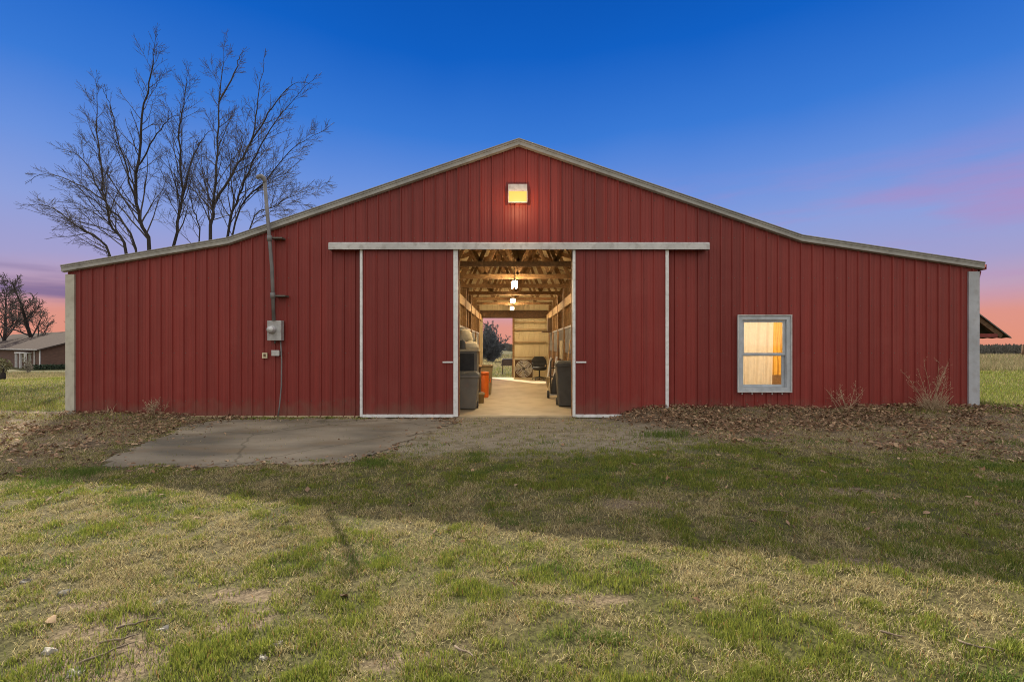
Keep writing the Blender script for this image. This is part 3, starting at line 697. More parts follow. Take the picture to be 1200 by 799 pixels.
# trusses
for k, yy in enumerate((.55, 2.45, 4.4, 6.35, 8.3, 10.25)):
    mb = MB(); zc = 3.07; w = .04; xl, xr = KL[0] + .05, KR[0] - .05
    mb.box((xl, yy - .03, zc), (xr, yy + .03, zc + .11))
    def top(x): return roof_z(x) - .14
    mb.beam((xl, yy, top(xl)), (RIDGE[0], yy, top(RIDGE[0])), .07, .14); mb.beam((RIDGE[0], yy, top(RIDGE[0])), (xr, yy, top(xr)), .07, .14)
    mb.box((RIDGE[0] - .06, yy - .035, zc + .14), (RIDGE[0] + .06, yy + .035, top(RIDGE[0]) - .05))
    npan = 7
    for sgn in (-1, 1):
        X0 = RIDGE[0]; X1 = xl if sgn < 0 else xr
        xs = [X0 + (X1 - X0) * i / npan for i in range(npan + 1)]
        for i in range(npan):
            a, b = xs[i], xs[i + 1]
            dy = .045 if i % 2 else -.045
            mb.beam((a, yy + dy, zc + .10), (b, yy + dy, top(b) - .03), w, .085)
            mb.beam((a, yy - dy, top(a) - .03), (b, yy - dy, zc + .10), w, .085)
    mb.build('truss', M['wood'], barn)
# purlins under the deck
for i in range(9):
    for sgn in (-1, 1):
        x = RIDGE[0] + sgn * (.35 + i * .62)
        MB().box((x - .02, .1, roof_z(x) - .145), (x + .02, YB - .1, roof_z(x) - .056)).build('purlin', M['wood_pale'], barn)

# stall fronts either side of the aisle
for sgn, X in ((-1, -1.36), (1, 1.53)):
    MB().beam((X, .3, 2.62), (X, YB - .1, 2.62), .05, .24).build('ledger_beam', M['wood_pale'], barn)
    ys = [.55, 2.45, 4.4, 6.35, 8.3, 10.25]
    for yy in ys: MB().box((X + sgn * .03 - .07, yy - .07, 0), (X + sgn * .03 + .07, yy + .07, 3.05)).build('aisle_post', M['wood'], barn)
    for yy in ys[1:]:
        for dy in (.5, 1.0, 1.45):
            pass
    for ya, yb in zip(ys[:-1], ys[1:]):
        mb = MB()
        for k in range(8): mb.box((X + sgn * .05 - .02, ya + .075, .02 + k * .148), (X + sgn * .05 + .02, yb - .075, .162 + k * .148))
        sf = mb.build('stall_front', M['brown'], barn)
        MB().box((X - .025, ya + .075, 1.88), (X + .025, yb - .075, 1.93)).build('stall_rail', M['steel'], sf)
        mb = MB(); n = 9
        for k in range(n): yy = ya + .075 + (yb - ya - .15) * (k + .5) / n; mb.tube([(X, yy, 1.20), (X, yy, 1.88)], .010, 5, False)
        mb.build('stall_grille', M['steel'], sf)
        mb = MB()
        for k in range(3): yy = ya + .45 + k * .5; mb.box((X + sgn * .05 - .02, yy - .045, 1.93), (X + sgn * .05 + .02, yy + .045, 3.05))
        mb.build('stall_stud', M['wood'], sf)
    # board partition standing back behind the stalls
    MB().box((X + sgn * 2.7 - .03, .3, 0), (X + sgn * 2.7 + .03, YB - .1, 3.0)).build('stall_back_wall', M['wood'], barn)

# awning on the right side wall
mb = MB(); ya, yb = .78, 3.4; A = (XR + .03, 2.66); B = (10.78, 1.58)
sl = (B[1] - A[1]) / (B[0] - A[0])
for k in range(24):
    y0 = ya + (yb - ya) * k / 24; y1 = ya + (yb - ya) * (k + 1) / 24; w0 = .012 * (k % 2); w1 = .012 * ((k + 1) % 2)
    mb.face([(A[0], y0, A[1] + w0), (B[0], y0, B[1] + w0), (B[0], y1, B[1] + w1), (A[0], y1, A[1] + w1)])
    mb.face([(A[0], y0, A[1] + w0 - .02), (A[0], y1, A[1] + w1 - .02), (B[0], y1, B[1] + w1 - .02), (B[0], y0, B[1] + w0 - .02)])
mb.face([(A[0], ya, A[1]), (A[0], ya, A[1] - .03), (B[0], ya, B[1] - .03), (B[0], ya, B[1])])
aw = mb.build('awning', M['dark_grey'], barn)
for yy in (ya + .06, (ya + yb) / 2, yb - .06):
    mb = MB(); mb.beam((A[0], yy, A[1] - .09), (10.62, yy, A[1] - .09 + sl * (10.62 - A[0])), .04, .11); mb.build('awning_rafter', M['wood_dark'], aw)
MB().box((XR + .03, ya + .02, 1.585), (10.50, ya + .055, 1.66)).build('awning_tie', M['red'], aw)
MB().box((10.44, ya + .06, 1.585), (10.50, yb - .02, 1.66)).build('awning_beam', M['wood_dark'], aw)

# ------------------------------------------------------------------ fixtures on the front wall
t = thing('wall_lamp', (.12, -.03, 4.42), 'lit amber wall-pack lamp high under the gable peak', 'wall lamp')
lx0, lx1 = -.075, .300
mb = MB(); P = [(-.025, 4.60), (-.09, 4.60), (-.14, 4.47), (-.14, 4.445), (-.025, 4.445)]
for xx in (lx0, lx1): mb.face([(xx, y, z) for y, z in P])
for (ya_, za_), (yb_, zb_) in zip(P, P[1:] + P[:1]): mb.face([(lx0, ya_, za_), (lx1, ya_, za_), (lx1, yb_, zb_), (lx0, yb_, zb_)])
mb.build('housing', M['grey_paint'], t)
a_, b_ = lx0 + .012, lx1 - .012
mb = MB(); mb.box((a_, -.142, 4.236), (b_, -.132, 4.442)); mb.build('lens', M['amber_lens'], t)
for xx in (a_, b_ - .004): MB().box((xx, -.130, 4.236), (xx + .004, -.03, 4.442)).build('side_lens', M['amber_side'], t)
MB().box((a_ + .006, -.130, 4.236), (b_ - .006, -.03, 4.240)).build('bottom_lens', M['amber_under'], t)
mb = MB(); mb.box((lx0, -.152, 4.214), (lx1, -.105, 4.234)); mb.box((lx0 - .004, -.15, 4.235), (lx0 + .010, -.132, 4.443)); mb.box((lx1 - .010, -.15, 4.235), (lx1 + .004, -.132, 4.443)); mb.build('lens_frame', M['grey_paint'], t)

t = thing('electric_meter', (-4.68, -.03, 1.5), 'grey electric meter box with tall service mast through the eave', 'electric meter')
MB().box((-4.82, -.16, 1.50), (-4.545, -.025, 1.895)).build('meter_box', M['grey_paint'], t, .008)
mb = MB(); prof = [(.082, 0), (.082, .03), (.072, .035), (.07, .09), (.05, .105), (.0005, .11)]
base = len(mb.v)
for r_, h_ in prof:
    for j in range(20): a = 6.2832 * j / 20; mb.v.append((-4.72 + r_ * math.cos(a), -.16 - h_, 1.715 + r_ * math.sin(a)))
for k in range(len(prof) - 1):
    for j in range(20): mb.f.append((k * 20 + j, k * 20 + (j + 1) % 20, (k + 1) * 20 + (j + 1) % 20, (k + 1) * 20 + j)); mb.smooth.append(True)
mb.build('meter_dial', M['steel'], t)
mb = MB(); mb.tube([(-4.69, -.155, 1.893), (-4.72, -.165, 2.9), (-4.775, -.19, 3.7), (-4.85, -.19, 4.60)], .034, 10)
mb.tube([(-4.705, -.16, 2.33), (-4.71, -.16, 2.44)], .047, 10); mb.tube([(-4.76, -.18, 3.45), (-4.765, -.182, 3.56)], .046, 10)
mb.build('service_mast', M['mast'], t)
mb = MB(); mb.tube([(-4.85, -.19, 4.57), (-4.853, -.19, 4.64), (-4.868, -.2, 4.68), (-4.91, -.22, 4.71), (-4.95, -.24, 4.695), (-4.975, -.25, 4.655)], [.034, .040, .046, .048, .042, .03], 10); mb.build('weatherhead', M['mast'], t)
for zz, mx in ((2.38, -4.70), (3.52, -4.76)):
    MB().box((mx, -.17, zz - .015), (mx + .24, -.005, zz + .015)).build('mast_bracket', M['dark_grey'], t)
mb = MB(); mb.tube([(-4.60, -.06, 1.50), (-4.585, -.05, 1.1), (-4.59, -.05, .6), (-4.625, -.055, .2), (-4.66, -.06, -.04)], .013, 8); mb.build('ground_conduit', M['mast'], t)
mb = MB(); mb.tube([(-4.70, -.09, 1.5), (-4.70, -.09, 1.44)], .016, 8); mb.build('conduit_nipple', M['dark_grey'], t)
t = thing('junction_box', (-4.68, -.03, 1.24), 'small square grey junction box just under the electric meter', 'junction box')
MB().box((-4.745, -.11, 1.205), (-4.615, -.024, 1.30)).build('box_body', M['grey_paint'], t, .006); MB().box((-4.755, -.12, 1.20), (-4.605, -.111, 1.31)).build('cover_plate', M['steel'], t)
t = thing('wall_outlet', (-4.93, -.03, 1.2), 'tiny rusty outlet plate left of the junction box', 'outlet')
ring(MB(), -4.975, -4.875, 1.15, 1.26, .026, -.05, -.024).build('plate_frame', M['cream'], t); MB().box((-4.948, -.04, 1.177), (-4.902, -.030, 1.233)).build('socket_face', M['brown'], t)

# ------------------------------------------------------------------ inside the barn
def tube_light(y, label):
    t = thing('tube_light', (.06, y, 2.9), label, 'ceiling light', 'tube lights along the aisle ceiling')
    MB().box((.02, y - .62, 2.93), (.10, y + .62, 2.965)).build('light_housing', M['white'], t)
    for xx in (.012, .108): MB().tube([(xx, y - .58, 2.90), (xx, y + .58, 2.90)], .022, 6).build('lamp_tube', M['tube'], t)
    for yy in (y - .45, y + .45): MB().tube([(.06, yy, 2.97), (.06, yy, 3.3)], .006, 5).build('hanger', M['dark_grey'], t)
    return t
l0 = tube_light(2.35, 'nearest and largest lit tube light over the aisle')
copy_thing(l0, (-.03, 4.45, 0), 'middle lit tube light over the aisle')
copy_thing(l0, (-.06, 7.75, 0), 'farthest lit tube light, nearest the rear doorway')

# fan
t = thing('barn_fan', (.49, 10.95, 0), 'square box fan with round grille against the rear tan wall', 'fan')
fx, fz, fr = .49, .44, .42; fy = 10.95
mb = MB(); ring(mb, fx - fr, fx + fr, fz - fr, fz + fr, .05, fy - .2, fy + .1); mb.build('fan_housing', M['cream'], t)
mb = MB(); n = 40; R1 = .345
for j in range(n):                      # dark face plate with a round opening
    a0, a1 = 6.28318 * j / n, 6.28318 * (j + 1) / n
    def sq(a): c, s = math.cos(a), math.sin(a); k = (fr - .05) / max(abs(c), abs(s)); return (fx + c * k, fy - .17, fz + s * k)
    mb.face([(fx + math.cos(a0) * R1, fy - .17, fz + math.sin(a0) * R1), sq(a0), sq(a1), (fx + math.cos(a1) * R1, fy - .17, fz + math.sin(a1) * R1)])
mb.build('face_plate', M['wood_dark'], t)
MB().box((fx - fr + .051, fy - .06, fz - fr + .051), (fx + fr - .051, fy - .05, fz + fr - .051)).build('fan_back', M['cream'], t)
mb = MB()
for R in (.345, .285, .225, .165, .105): mb.tube([(fx + R * math.cos(6.28318 * j / 28), fy - .185, fz + R * math.sin(6.28318 * j / 28)) for j in range(29)], .010, 5, False)
for j in range(10): a = 6.28318 * j / 10; mb.tube([(fx + .06 * math.cos(a), fy - .185, fz + .06 * math.sin(a)), (fx + .345 * math.cos(a), fy - .185, fz + .345 * math.sin(a))], .007, 4, False)
mb.build('fan_grille', M['white'], t)
mb = MB()
for j in range(4):
    a = .5 + 6.28318 * j / 4; u = Vector((math.cos(a), 0, math.sin(a))); v = Vector((-math.sin(a), 0, math.cos(a))); c = Vector((fx, fy - .115, fz))
    mb.face([c + u * .06 - v * .04, c + u * .33 - v * .10 + Vector((0, -.03, 0)), c + u * .33 + v * .10 + Vector((0, .03, 0)), c + u * .06 + v * .04])
mb.build('fan_blade', M['brown'], t)
mb = MB(); mb.tube([(fx, fy - .16, fz), (fx, fy - .07, fz)], .06, 12); mb.build('fan_motor', M['dark_grey'], t)
MB().box((fx - fr - .01, fy - .22, -.0), (fx + fr + .01, fy + .12, .018)).build('fan_base', M['cream'], t)

# swivel chair beside the fan
cx, cy = 1.12, 10.3
t = thing('swivel_chair', (cx, cy, 0), 'black padded swivel chair on casters beside the box fan', 'chair')
mb = MB(); mb.lathe((cx, cy, .40), [(.22, 0), (.29, .03), (.30, .11), (.25, .14)], 18); mb.build('seat', M['black'], t)
mb = MB(); V = []
for j in range(9):
    z = .50 + j * .05; wv = .31 * math.sin(.7 + j / 8 * 1.75)
    mb.box((cx - wv, cy + .20 + .015 * j, z), (cx + wv, cy + .30 + .015 * j, z + .051))
mb.build('backrest', M['black'], t, .01)
for s in (-1, 1): mb = MB(); mb.tube([(cx + s * .22, cy, .45), (cx + s * .29, cy, .55), (cx + s * .29, cy - .14, .66), (cx + s * .29, cy + .1, .67)], .022, 7); mb.build('armrest', M['black'], t)
mb = MB(); mb.tube([(cx, cy, .1), (cx, cy, .43)], .03, 8); mb.build('gas_post', M['black'], t)
for j in range(5):
    a = 6.283 * j / 5 + .3; mb = MB(); ex, ey = cx + .29 * math.cos(a), cy + .29 * math.sin(a); mb.beam((cx, cy, .13), (ex, ey, .085), .045, .035); L_ = mb.build('base_spoke', M['dark_grey'], t)
    mb = MB(); mb.tube([(ex - .022, ey, .032), (ex + .022, ey, .032)], .032, 10); mb.build('caster', M['grey_bin'], L_)

def wheelie_bin(x, y, w, d, h, body, lid, label, name='trash_bin'):
    t = thing(name, (x, y, 0), label, 'trash bin')
    mb = MB(); mb.frustum((x, y, .02), w * .76, d * .76, w, d, h - .02); b = mb.build('bin_body', body, t, .02)
    mb = MB(); mb.box((x - w / 2 - .015, y - d / 2 - .015, h - .06), (x + w / 2 + .015, y + d / 2 + .015, h - .001)); mb.build('bin_rim', body, t, .01)
    mb = MB(); mb.frustum((x, y, h), w + .04, d + .04, w * .8, d * .8, .07); mb.build('bin_lid', lid, t, .012)
    for s in (-1, 1): mb = MB(); mb.tube([(x + s * w * .32, y + d * .38, .09), (x + s * w * .45, y + d * .38, .09)], .085, 14); mb.build('wheel', M['black'], t)
    return t
wheelie_bin(-.98, 1.05, .50, .50, .76, M['grey_bin'], M['dark_grey'], 'weathered grey trash bin at the left doorway edge')
wheelie_bin(1.23, 1.6, .42, .50, .98, M['dark_grey'], M['dark_grey'], 'dark trash bin with ribbed lid at the right doorway edge')

# dark feed cabinet behind the left bin, with a cream sack slumped on top
t = thing('feed_cabinet', (-1.10, 1.70, 0), 'dark upright feed cabinet behind the grey trash bin', 'cabinet')
MB().box((-1.29, 1.42, 0), (-.80, 2.0, 1.27)).build('cabinet_body', M['grey_bin'], t, .01)
MB().box((-1.26, 1.395, .55), (-.86, 1.417, 1.22)).build('cabinet_door', M['black'], t)
MB().box((-1.31, 1.40, 1.272), (-.76, 2.02, 1.32)).build('cabinet_top', M['cream'], t, .01)
def sack(name, c, w, d, h, mat, label, cat, seed):
    r = random.Random(seed); mb = MB(); n, m = 18, 9; V = []
    for j in range(m + 1):
        t_ = j / m; rad = (1 - t_ ** 2.2) ** .5 if t_ < 1 else 0.02
        for i in range(n):
            a = 6.2832 * i / n; k = rad * (1 + .13 * math.sin(3 * a + seed) * (1 - t_) + r.uniform(-.05, .05))
            V.append((c[0] + w * .5 * k * math.cos(a) + .12 * w * t_, c[1] + d * .5 * k * math.sin(a), c[2] + h * t_))
    for j in range(m):
        for i in range(n): mb.f.append((j * n + i, j * n + (i + 1) % n, (j + 1) * n + (i + 1) % n, (j + 1) * n + i)); mb.smooth.append(True)
    mb.f.append(tuple(range(n - 1, -1, -1))); mb.smooth.append(False); mb.v = V
    o = mb.build(name, mat); tag(o, label, cat); return o
sack('feed_sack', (-1.06, 1.72, 1.321), .54, .5, .20, M['cream'], 'lower cream feed sack lying flat on the feed cabinet', 'sack', 3)
sack('feed_sack', (-1.15, 1.76, 1.50), .40, .4, .30, M['cream'], 'upper slumped cream feed sack on top of the other', 'sack', 8)
sack('dark_bag', (-1.16, 1.47, 1.321), .22, .12, .22, M['dark_grey'], 'dark crumpled bag leaning on the cream feed sacks', 'bag', 5)
t = thing('wooden_crate', (-.99, 2.75, 0), 'tall brown wooden crate between feed cabinet and orange cooler', 'crate')
mb = MB(); mb.box((-1.22, 2.5, 0), (-.80, 3.0, .86)); mb.build('crate_body', M['brown'], t); MB().box((-1.24, 2.48, .862), (-.78, 3.02, .89)).build('crate_lid', M['wood_pale'], t)
t = thing('drink_cooler', (-.80, 3.55, 0), 'bright orange round cooler jug beside the tan storage bin', 'cooler')
MB().lathe((-.80, 3.55, 0), [(.155, 0), (.165, .03), (.172, .60), (.168, .62)], 24).build('cooler_body', M['orange'], t)
MB().lathe((-.80, 3.55, .621), [(.182, 0), (.182, .05), (.15, .075), (.05, .08)], 24).build('cooler_lid', M['orange'], t)
for s in (-1, 1): mb = MB(); mb.tube([(-.80 + s * .17, 3.53, .48), (-.80 + s * .215, 3.53, .50), (-.80 + s * .215, 3.53, .40), (-.80 + s * .17, 3.53, .42)], .014, 6); mb.build('side_handle', M['orange'], t)
t = thing('storage_bin', (-.82, 4.45, 0), 'tan plastic storage bin behind the orange cooler', 'bin')
MB().frustum((-.86, 4.45, 0), .50, .5, .58, .58, .80).build('bin_body', M['tan_box'], t, .012); MB().box((-1.17, 4.14, .802), (-.55, 4.76, .85)).build('bin_lid', M['tan_box'], t, .01)
t = thing('wheelbarrow', (-.95, 6.4, 0), 'black wheelbarrow parked past the tan bin on the left', 'wheelbarrow')
mb = MB(); mb.frustum((-.98, 6.4, .45), .45, .55, .72, .95, .30); mb.build('tray', M['black'], t, .015)
mb = MB()
for s in (-1, 1): mb.tube([(-.98 + s * .22, 5.7, .62), (-.98 + s * .2, 6.1, .44), (-.98 + s * .06, 7.0, .2)], .022, 7)
mb.build('handle_frame', M['wood_pale'], t)
mb = MB(); mb.tube([(-1.03, 7.0, .2), (-.93, 7.0, .2)], .2, 18); mb.build('wheel', M['black'], t)
for s in (-1, 1): mb = MB(); mb.tube([(-.98 + s * .2, 6.15, .44), (-.98 + s * .2, 6.2, .0)], .016, 6); mb.build('leg', M['dark_grey'], t)
# towel on the left rail
mb = MB()
for k in range(8):
    z0, z1 = 1.26 - k * .075, 1.26 - (k + 1) * .075; mb.box((-1.31 + .008 * math.sin(k), 5.3, z1), (-1.28 + .008 * math.sin(k), 5.75, z0 + .0))
o = mb.build('hanging_towel', M['white']); tag(o, 'white towel hung on the left stall front', 'towel')
# right side clutter
t = thing('hand_cart', (1.2, 3.4, 0), 'black two-wheeled hand cart standing beyond the dark trash bin', 'cart')
mb = MB()
for s in (-1, 1): mb.tube([(1.2 + s * .16, 3.32, .12), (1.2 + s * .16, 3.52, .95), (1.2 + s * .10, 3.6, 1.05)], .018, 7)
for z in (.3, .55, .8): mb.tube([(1.04, 3.36 + z * .18, z), (1.36, 3.36 + z * .18, z)], .014, 6)
mb.build('cart_frame', M['black'], t); MB().box((1.0, 3.08, .10), (1.4, 3.33, .12)).build('toe_plate', M['steel'], t)
for s in (-1, 1): mb = MB(); mb.tube([(1.2 + s * .2, 3.36, .1), (1.2 + s * .26, 3.36, .1)], .1, 14); mb.build('wheel', M['black'], t)
sack('feed_bag', (1.18, 3.27, .121), .34, .26, .62, M['black'], 'black stuffed bag riding on the hand cart', 'bag', 9)
for i, (xx, yy, ww, hh, lab) in enumerate(((1.30, 5.6, .20, 1.06, 'nearer pale leaning board against the right stalls'), (1.30, 8.0, .22, .98, 'farther pale leaning board against the right stalls'))):
    mb = MB(); mb.beam((xx - .05, yy, 0.02), (xx + .10, yy, hh), ww * 1.5, .03); o = mb.build('leaning_board', M['white']); tag(o, lab, 'board', 'boards leaning on the right stalls')
sack('straw_bag', (1.22, 4.6, 0), .4, .45, .5, M['cream'], 'low cream sack on the floor beside the hand cart', 'sack', 14)
t = thing('breaker_box', (1.46, 9.2, 2.05), 'small brown breaker box on the right aisle wall', 'box')
MB().box((1.36, 8.9, 1.95), (1.50, 9.25, 2.45)).build('breaker_body', M['brown'], t); MB().box((1.15, 8.75, 1.90), (1.50, 9.4, 1.945)).build('breaker_shelf', M['wood_dark'], t)
def bucket(x, y, r0, h, mat, label):
    t = thing('bucket', (x, y, 0), label, 'bucket')
    mb = MB(); mb.lathe((x, y, 0), [(r0 * .8, 0), (r0, h), (r0 * 1.06, h), (r0 * 1.06, h - .03), (r0 * 1.01, h - .03)], 18); mb.build('bucket_body', M[mat], t)
    mb = MB(); mb.tube([(x + r0 * math.cos(a), y - .02, h - .02 + .5 * r0 * math.sin(a)) for a in [3.1416 * k / 10 for k in range(11)]], .006, 5, False); mb.build('bail_handle', M['steel'], t)
bucket(-.78, 2.2, .11, .24, 'tan_box', 'small tan bucket on the floor before the wooden crate'); bucket(-1.02, 8.6, .16, .36, 'white', 'white bucket far down the left side of the aisle'); bucket(1.3, 6.7, .16, .36, 'cream', 'cream bucket between the two leaning boards')
mb = MB()
for k in range(5): mb.tube([(-1.28 + .012 * k, 7.3 + (.16 + .012 * k) * math.cos(a), 1.42 + (.22 + .01 * k) * math.sin(a)) for a in [6.2832 * q / 18 for q in range(19)]], .012, 5, False)
o = mb.build('coiled_hose', M['cream']); tag(o, 'coiled pale hose hung on the left stall front', 'hose')
t = thing('broom', (1.40, 2.55, 0), 'wooden broom leaning on the right wall near the dark trash bin', 'broom')
MB().tube([(1.30, 2.55, .16), (1.47, 2.55, 1.55)], .014, 7).build('broom_handle', M['wood_pale'], t); MB().frustum((1.29, 2.55, .0), .10, .32, .05, .26, .17).build('bristle_head', M['stick'], t)
o = MB().box((1.44, 4.5, 1.0), (1.49, 5.1, 1.55)).build('saddle_blanket', M['cream'], bevel=.012); tag(o, 'cream saddle blanket hung on the right stall front', 'blanket')
o = MB().box((-1.34, 3.5, 1.30), (-1.28, 4.2, 1.80)).build('saddle_blanket', M['tan_box'], bevel=.012); tag(o, 'tan saddle blanket hung on the left stall front', 'blanket')
# dark trough just outside the rear doorway
t = thing('water_trough', (-.25, 14.6, -.05), 'black plastic tub on a stand outside the rear doorway', 'tub')
MB().frustum((-.22, 14.5, .42), .62, .6, .50, .45, .34).build('tub', M['black'], t, .02)
for sx_ in (-1, 1):
    for sy_ in (-1, 1): MB().box((-.22 + sx_ * .24 - .02, 14.5 + sy_ * .22 - .02, -.05), (-.22 + sx_ * .24 + .02, 14.5 + sy_ * .22 + .02, .42)).build('leg', M['dark_grey'], t)

# ------------------------------------------------------------------ bare trees
class Rand(random.Random): pass
def grow(mb, p, d, L, r, lvl, maxl, rg, spec):
    n = max(3, min(7, int(L / spec['seg']) + 2)); pts = [p.copy()]; rad = [r]; dirs = [d.copy()]
    for i in range(n):
        wob = spec['wob'] * (1 + .3 * lvl)
        d = d + Vector((rg.gauss(0, wob), rg.gauss(0, wob), rg.gauss(0, wob))) + Vector((0, 0, spec['up'])); d.normalize()
        p = p + d * (L / n); pts.append(p.copy()); rad.append(max(r * (1 - .82 * (i + 1) / n), spec['rmin'])); dirs.append(d.copy())
    mb.tube(pts, rad, 6 if lvl <= 1 else (4 if lvl == 2 else 3), False)
    if lvl < maxl: sprout(mb, pts, rad, dirs, L, lvl, maxl, rg, spec)
def sprout(mb, pts, rad, dirs, L, lvl, maxl, rg, spec, t0=.22, count=None):
    n = len(pts) - 1; cnt = count or max(3, int(rg.gauss(spec['kids'][lvl], 1)))
    for k in range(cnt):
        t = t0 + (1 - t0) * (k + rg.random() * .8) / cnt; f = min(t, .999) * n; i = int(f); u = f - i
        p = pts[i].lerp(pts[i + 1], u); d = dirs[min(i + 1, n)]; rr = rad[i] * (1 - u) + rad[i + 1] * u
        ax = Vector((rg.gauss(0, 1), rg.gauss(0, 1) * spec.get('flat', 1), rg.gauss(0, 1) * .6)); ax = ax - d * ax.dot(d)
        if ax.length < 1e-4: continue
        ax.normalize(); ang = math.radians(rg.uniform(*spec['ang']))
        nd = (d * math.cos(ang) + ax * math.sin(ang)).normalized()
        Lc = L * rg.uniform(*spec['ratio']) * (1.12 - spec.get('tip', .80) * t)
        if Lc < spec['lmin']: continue
        grow(mb, p, nd, Lc, max(rr * rg.uniform(.36, .54), spec['rmin']), lvl + 1, maxl, rg, spec)

def P3(px, py, d, dy=0.0):
    d = d + dy; return Vector(((px - 600) / F * d, d - D, H + (405 - py) / F * d))
def big_tree(label, d, base, stems, seed, kids=(8, 9, 9, 5)):
    rg = Rand(seed); bx = (base - 600) / F * d; by = d - D; bz = gz1(bx, by)
    t = thing('bare_tree', (bx, by, bz), label, 'tree', 'bare trees behind the barn')
    tr, cr = MB(), MB()
    spec = dict(seg=.5, wob=.06, up=.03, rmin=.0062, kids=kids, ang=(18, 52), ratio=(.36, .72), lmin=.2, tip=1.0)
    built = []
    for (r0, ctrl) in stems:
        dep = rg.uniform(-2.2, 2.2); raw = []; d0 = d; ctrl = [(x, y + (9 if k == len(ctrl) - 1 else 0)) for k, (x, y) in enumerate(ctrl)]
        if ctrl[0][1] <= 255 and built:      # a side limb: starts on the nearest stem already grown
            q = min(built, key=lambda P: (600 + P.x / (P.y + D) * F - ctrl[0][0]) ** 2 + (405 - (P.z - H) / (P.y + D) * F - ctrl[0][1]) ** 2)
            d0 = q.y + D; raw.append(q.copy()); ctrl = [ctrl[0]] + ctrl[1:]
        for k, (x, y) in enumerate(ctrl):
            if k == 0 and raw: continue
            raw.append(P3(x, y, d0, dep * k / max(1, len(ctrl) - 1)))
        if ctrl[0][1] > 255: raw = [Vector((bx + (raw[0].x - bx) * .45 - (raw[1].x - raw[0].x) * .35, by, bz - .1)), ] + raw
        # smooth the polyline and roughen it
        pts = []
        for a in range(len(raw) - 1):
            q0, q1, q2, q3 = raw[max(a - 1, 0)], raw[a], raw[a + 1], raw[min(a + 2, len(raw) - 1)]
            for s in range(5):
                u = s / 5; pts.append(.5 * ((2 * q1) + (q2 - q0) * u + (2 * q0 - 5 * q1 + 4 * q2 - q3) * u * u + (3 * q1 - q0 - 3 * q2 + q3) * u ** 3))
        pts.append(raw[-1])
        for k in range(1, len(pts)): pts[k] = pts[k] + Vector((rg.gauss(0, .03), rg.gauss(0, .04), rg.gauss(0, .02)))
        n = len(pts) - 1; rad = [max(.62 * r0 * (1 - k / n) ** .9, .011) for k in range(n + 1)]
        dirs = [(pts[min(k + 1, n)] - pts[max(k - 1, 0)]).normalized() for k in range(n + 1)]
        built.extend(pts); tr.tube(pts, rad, 8, False)
        Ls = sum((pts[k + 1] - pts[k]).length for k in range(n))
        sprout(cr, pts, rad, dirs, Ls * .42, 0, 3, rg, spec, .22, int(Ls * 1.6) + 6)
    tr.build('trunk', M['bark'], t); cr.build('crown', M['twig'], t); return t
# stems traced as real limbs at the tree's own distance (reference pixels)
z1 = lambda x, y: (x / 2.664, 20 + y / 2.664)
big_tree('leftmost bare tree, widest, its limbs leaning left over the eave', 27, 158, [
    (.19, [z1(462, 730), z1(424, 580), z1(440, 350), z1(470, 170), z1(490, 30)]),
    (.15, [z1(395, 740), z1(345, 640), z1(315, 470), z1(302, 300), z1(305, 165)]),
    (.13, [z1(350, 750), z1(250, 660), z1(150, 590), z1(62, 565)]),
    (.12, [z1(420, 720), z1(330, 580), z1(255, 440), z1(175, 385)]),
    (.075, [z1(424, 580), z1(375, 400), z1(340, 270), z1(320, 200)]),
    (.07, [z1(440, 470), z1(480, 380), z1(530, 320), z1(560, 280)]),
    (.07, [z1(330, 560), z1(240, 520), z1(140, 490), z1(75, 500)])], 21)
big_tree('middle bare tree, slimmest, with one forked upright trunk', 29, 206, [
    (.16, [z1(545, 715), z1(566, 570), z1(560, 380), z1(575, 250), z1(590, 140)]),
    (.09, [z1(566, 570), z1(600, 450), z1(640, 370), z1(665, 330)]),
    (.08, [z1(625, 700), z1(600, 590), z1(590, 480), z1(620, 350)])], 35)
big_tree('rightmost bare tree, its limbs fanning right behind the service mast', 28, 250, [
    (.18, [z1(655, 690), z1(668, 590), z1(680, 380), z1(690, 200), z1(702, 40)]),
    (.13, [z1(668, 600), z1(730, 480), z1(790, 370), z1(810, 230), z1(830, 75)]),
    (.14, [z1(712, 680), z1(745, 560), z1(800, 430), z1(880, 300), z1(990, 155)]),
    (.10, [z1(735, 640), z1(820, 520), z1(930, 400), z1(1025, 320)]),
    (.08, [z1(790, 390), z1(840, 300), z1(900, 220), z1(960, 180)]),
    (.08, [z1(690, 260), z1(730, 180), z1(750, 120), z1(770, 70)]),
    (.07, [z1(780, 660), z1(860, 590), z1(960, 540), z1(1030, 490)])], 52)

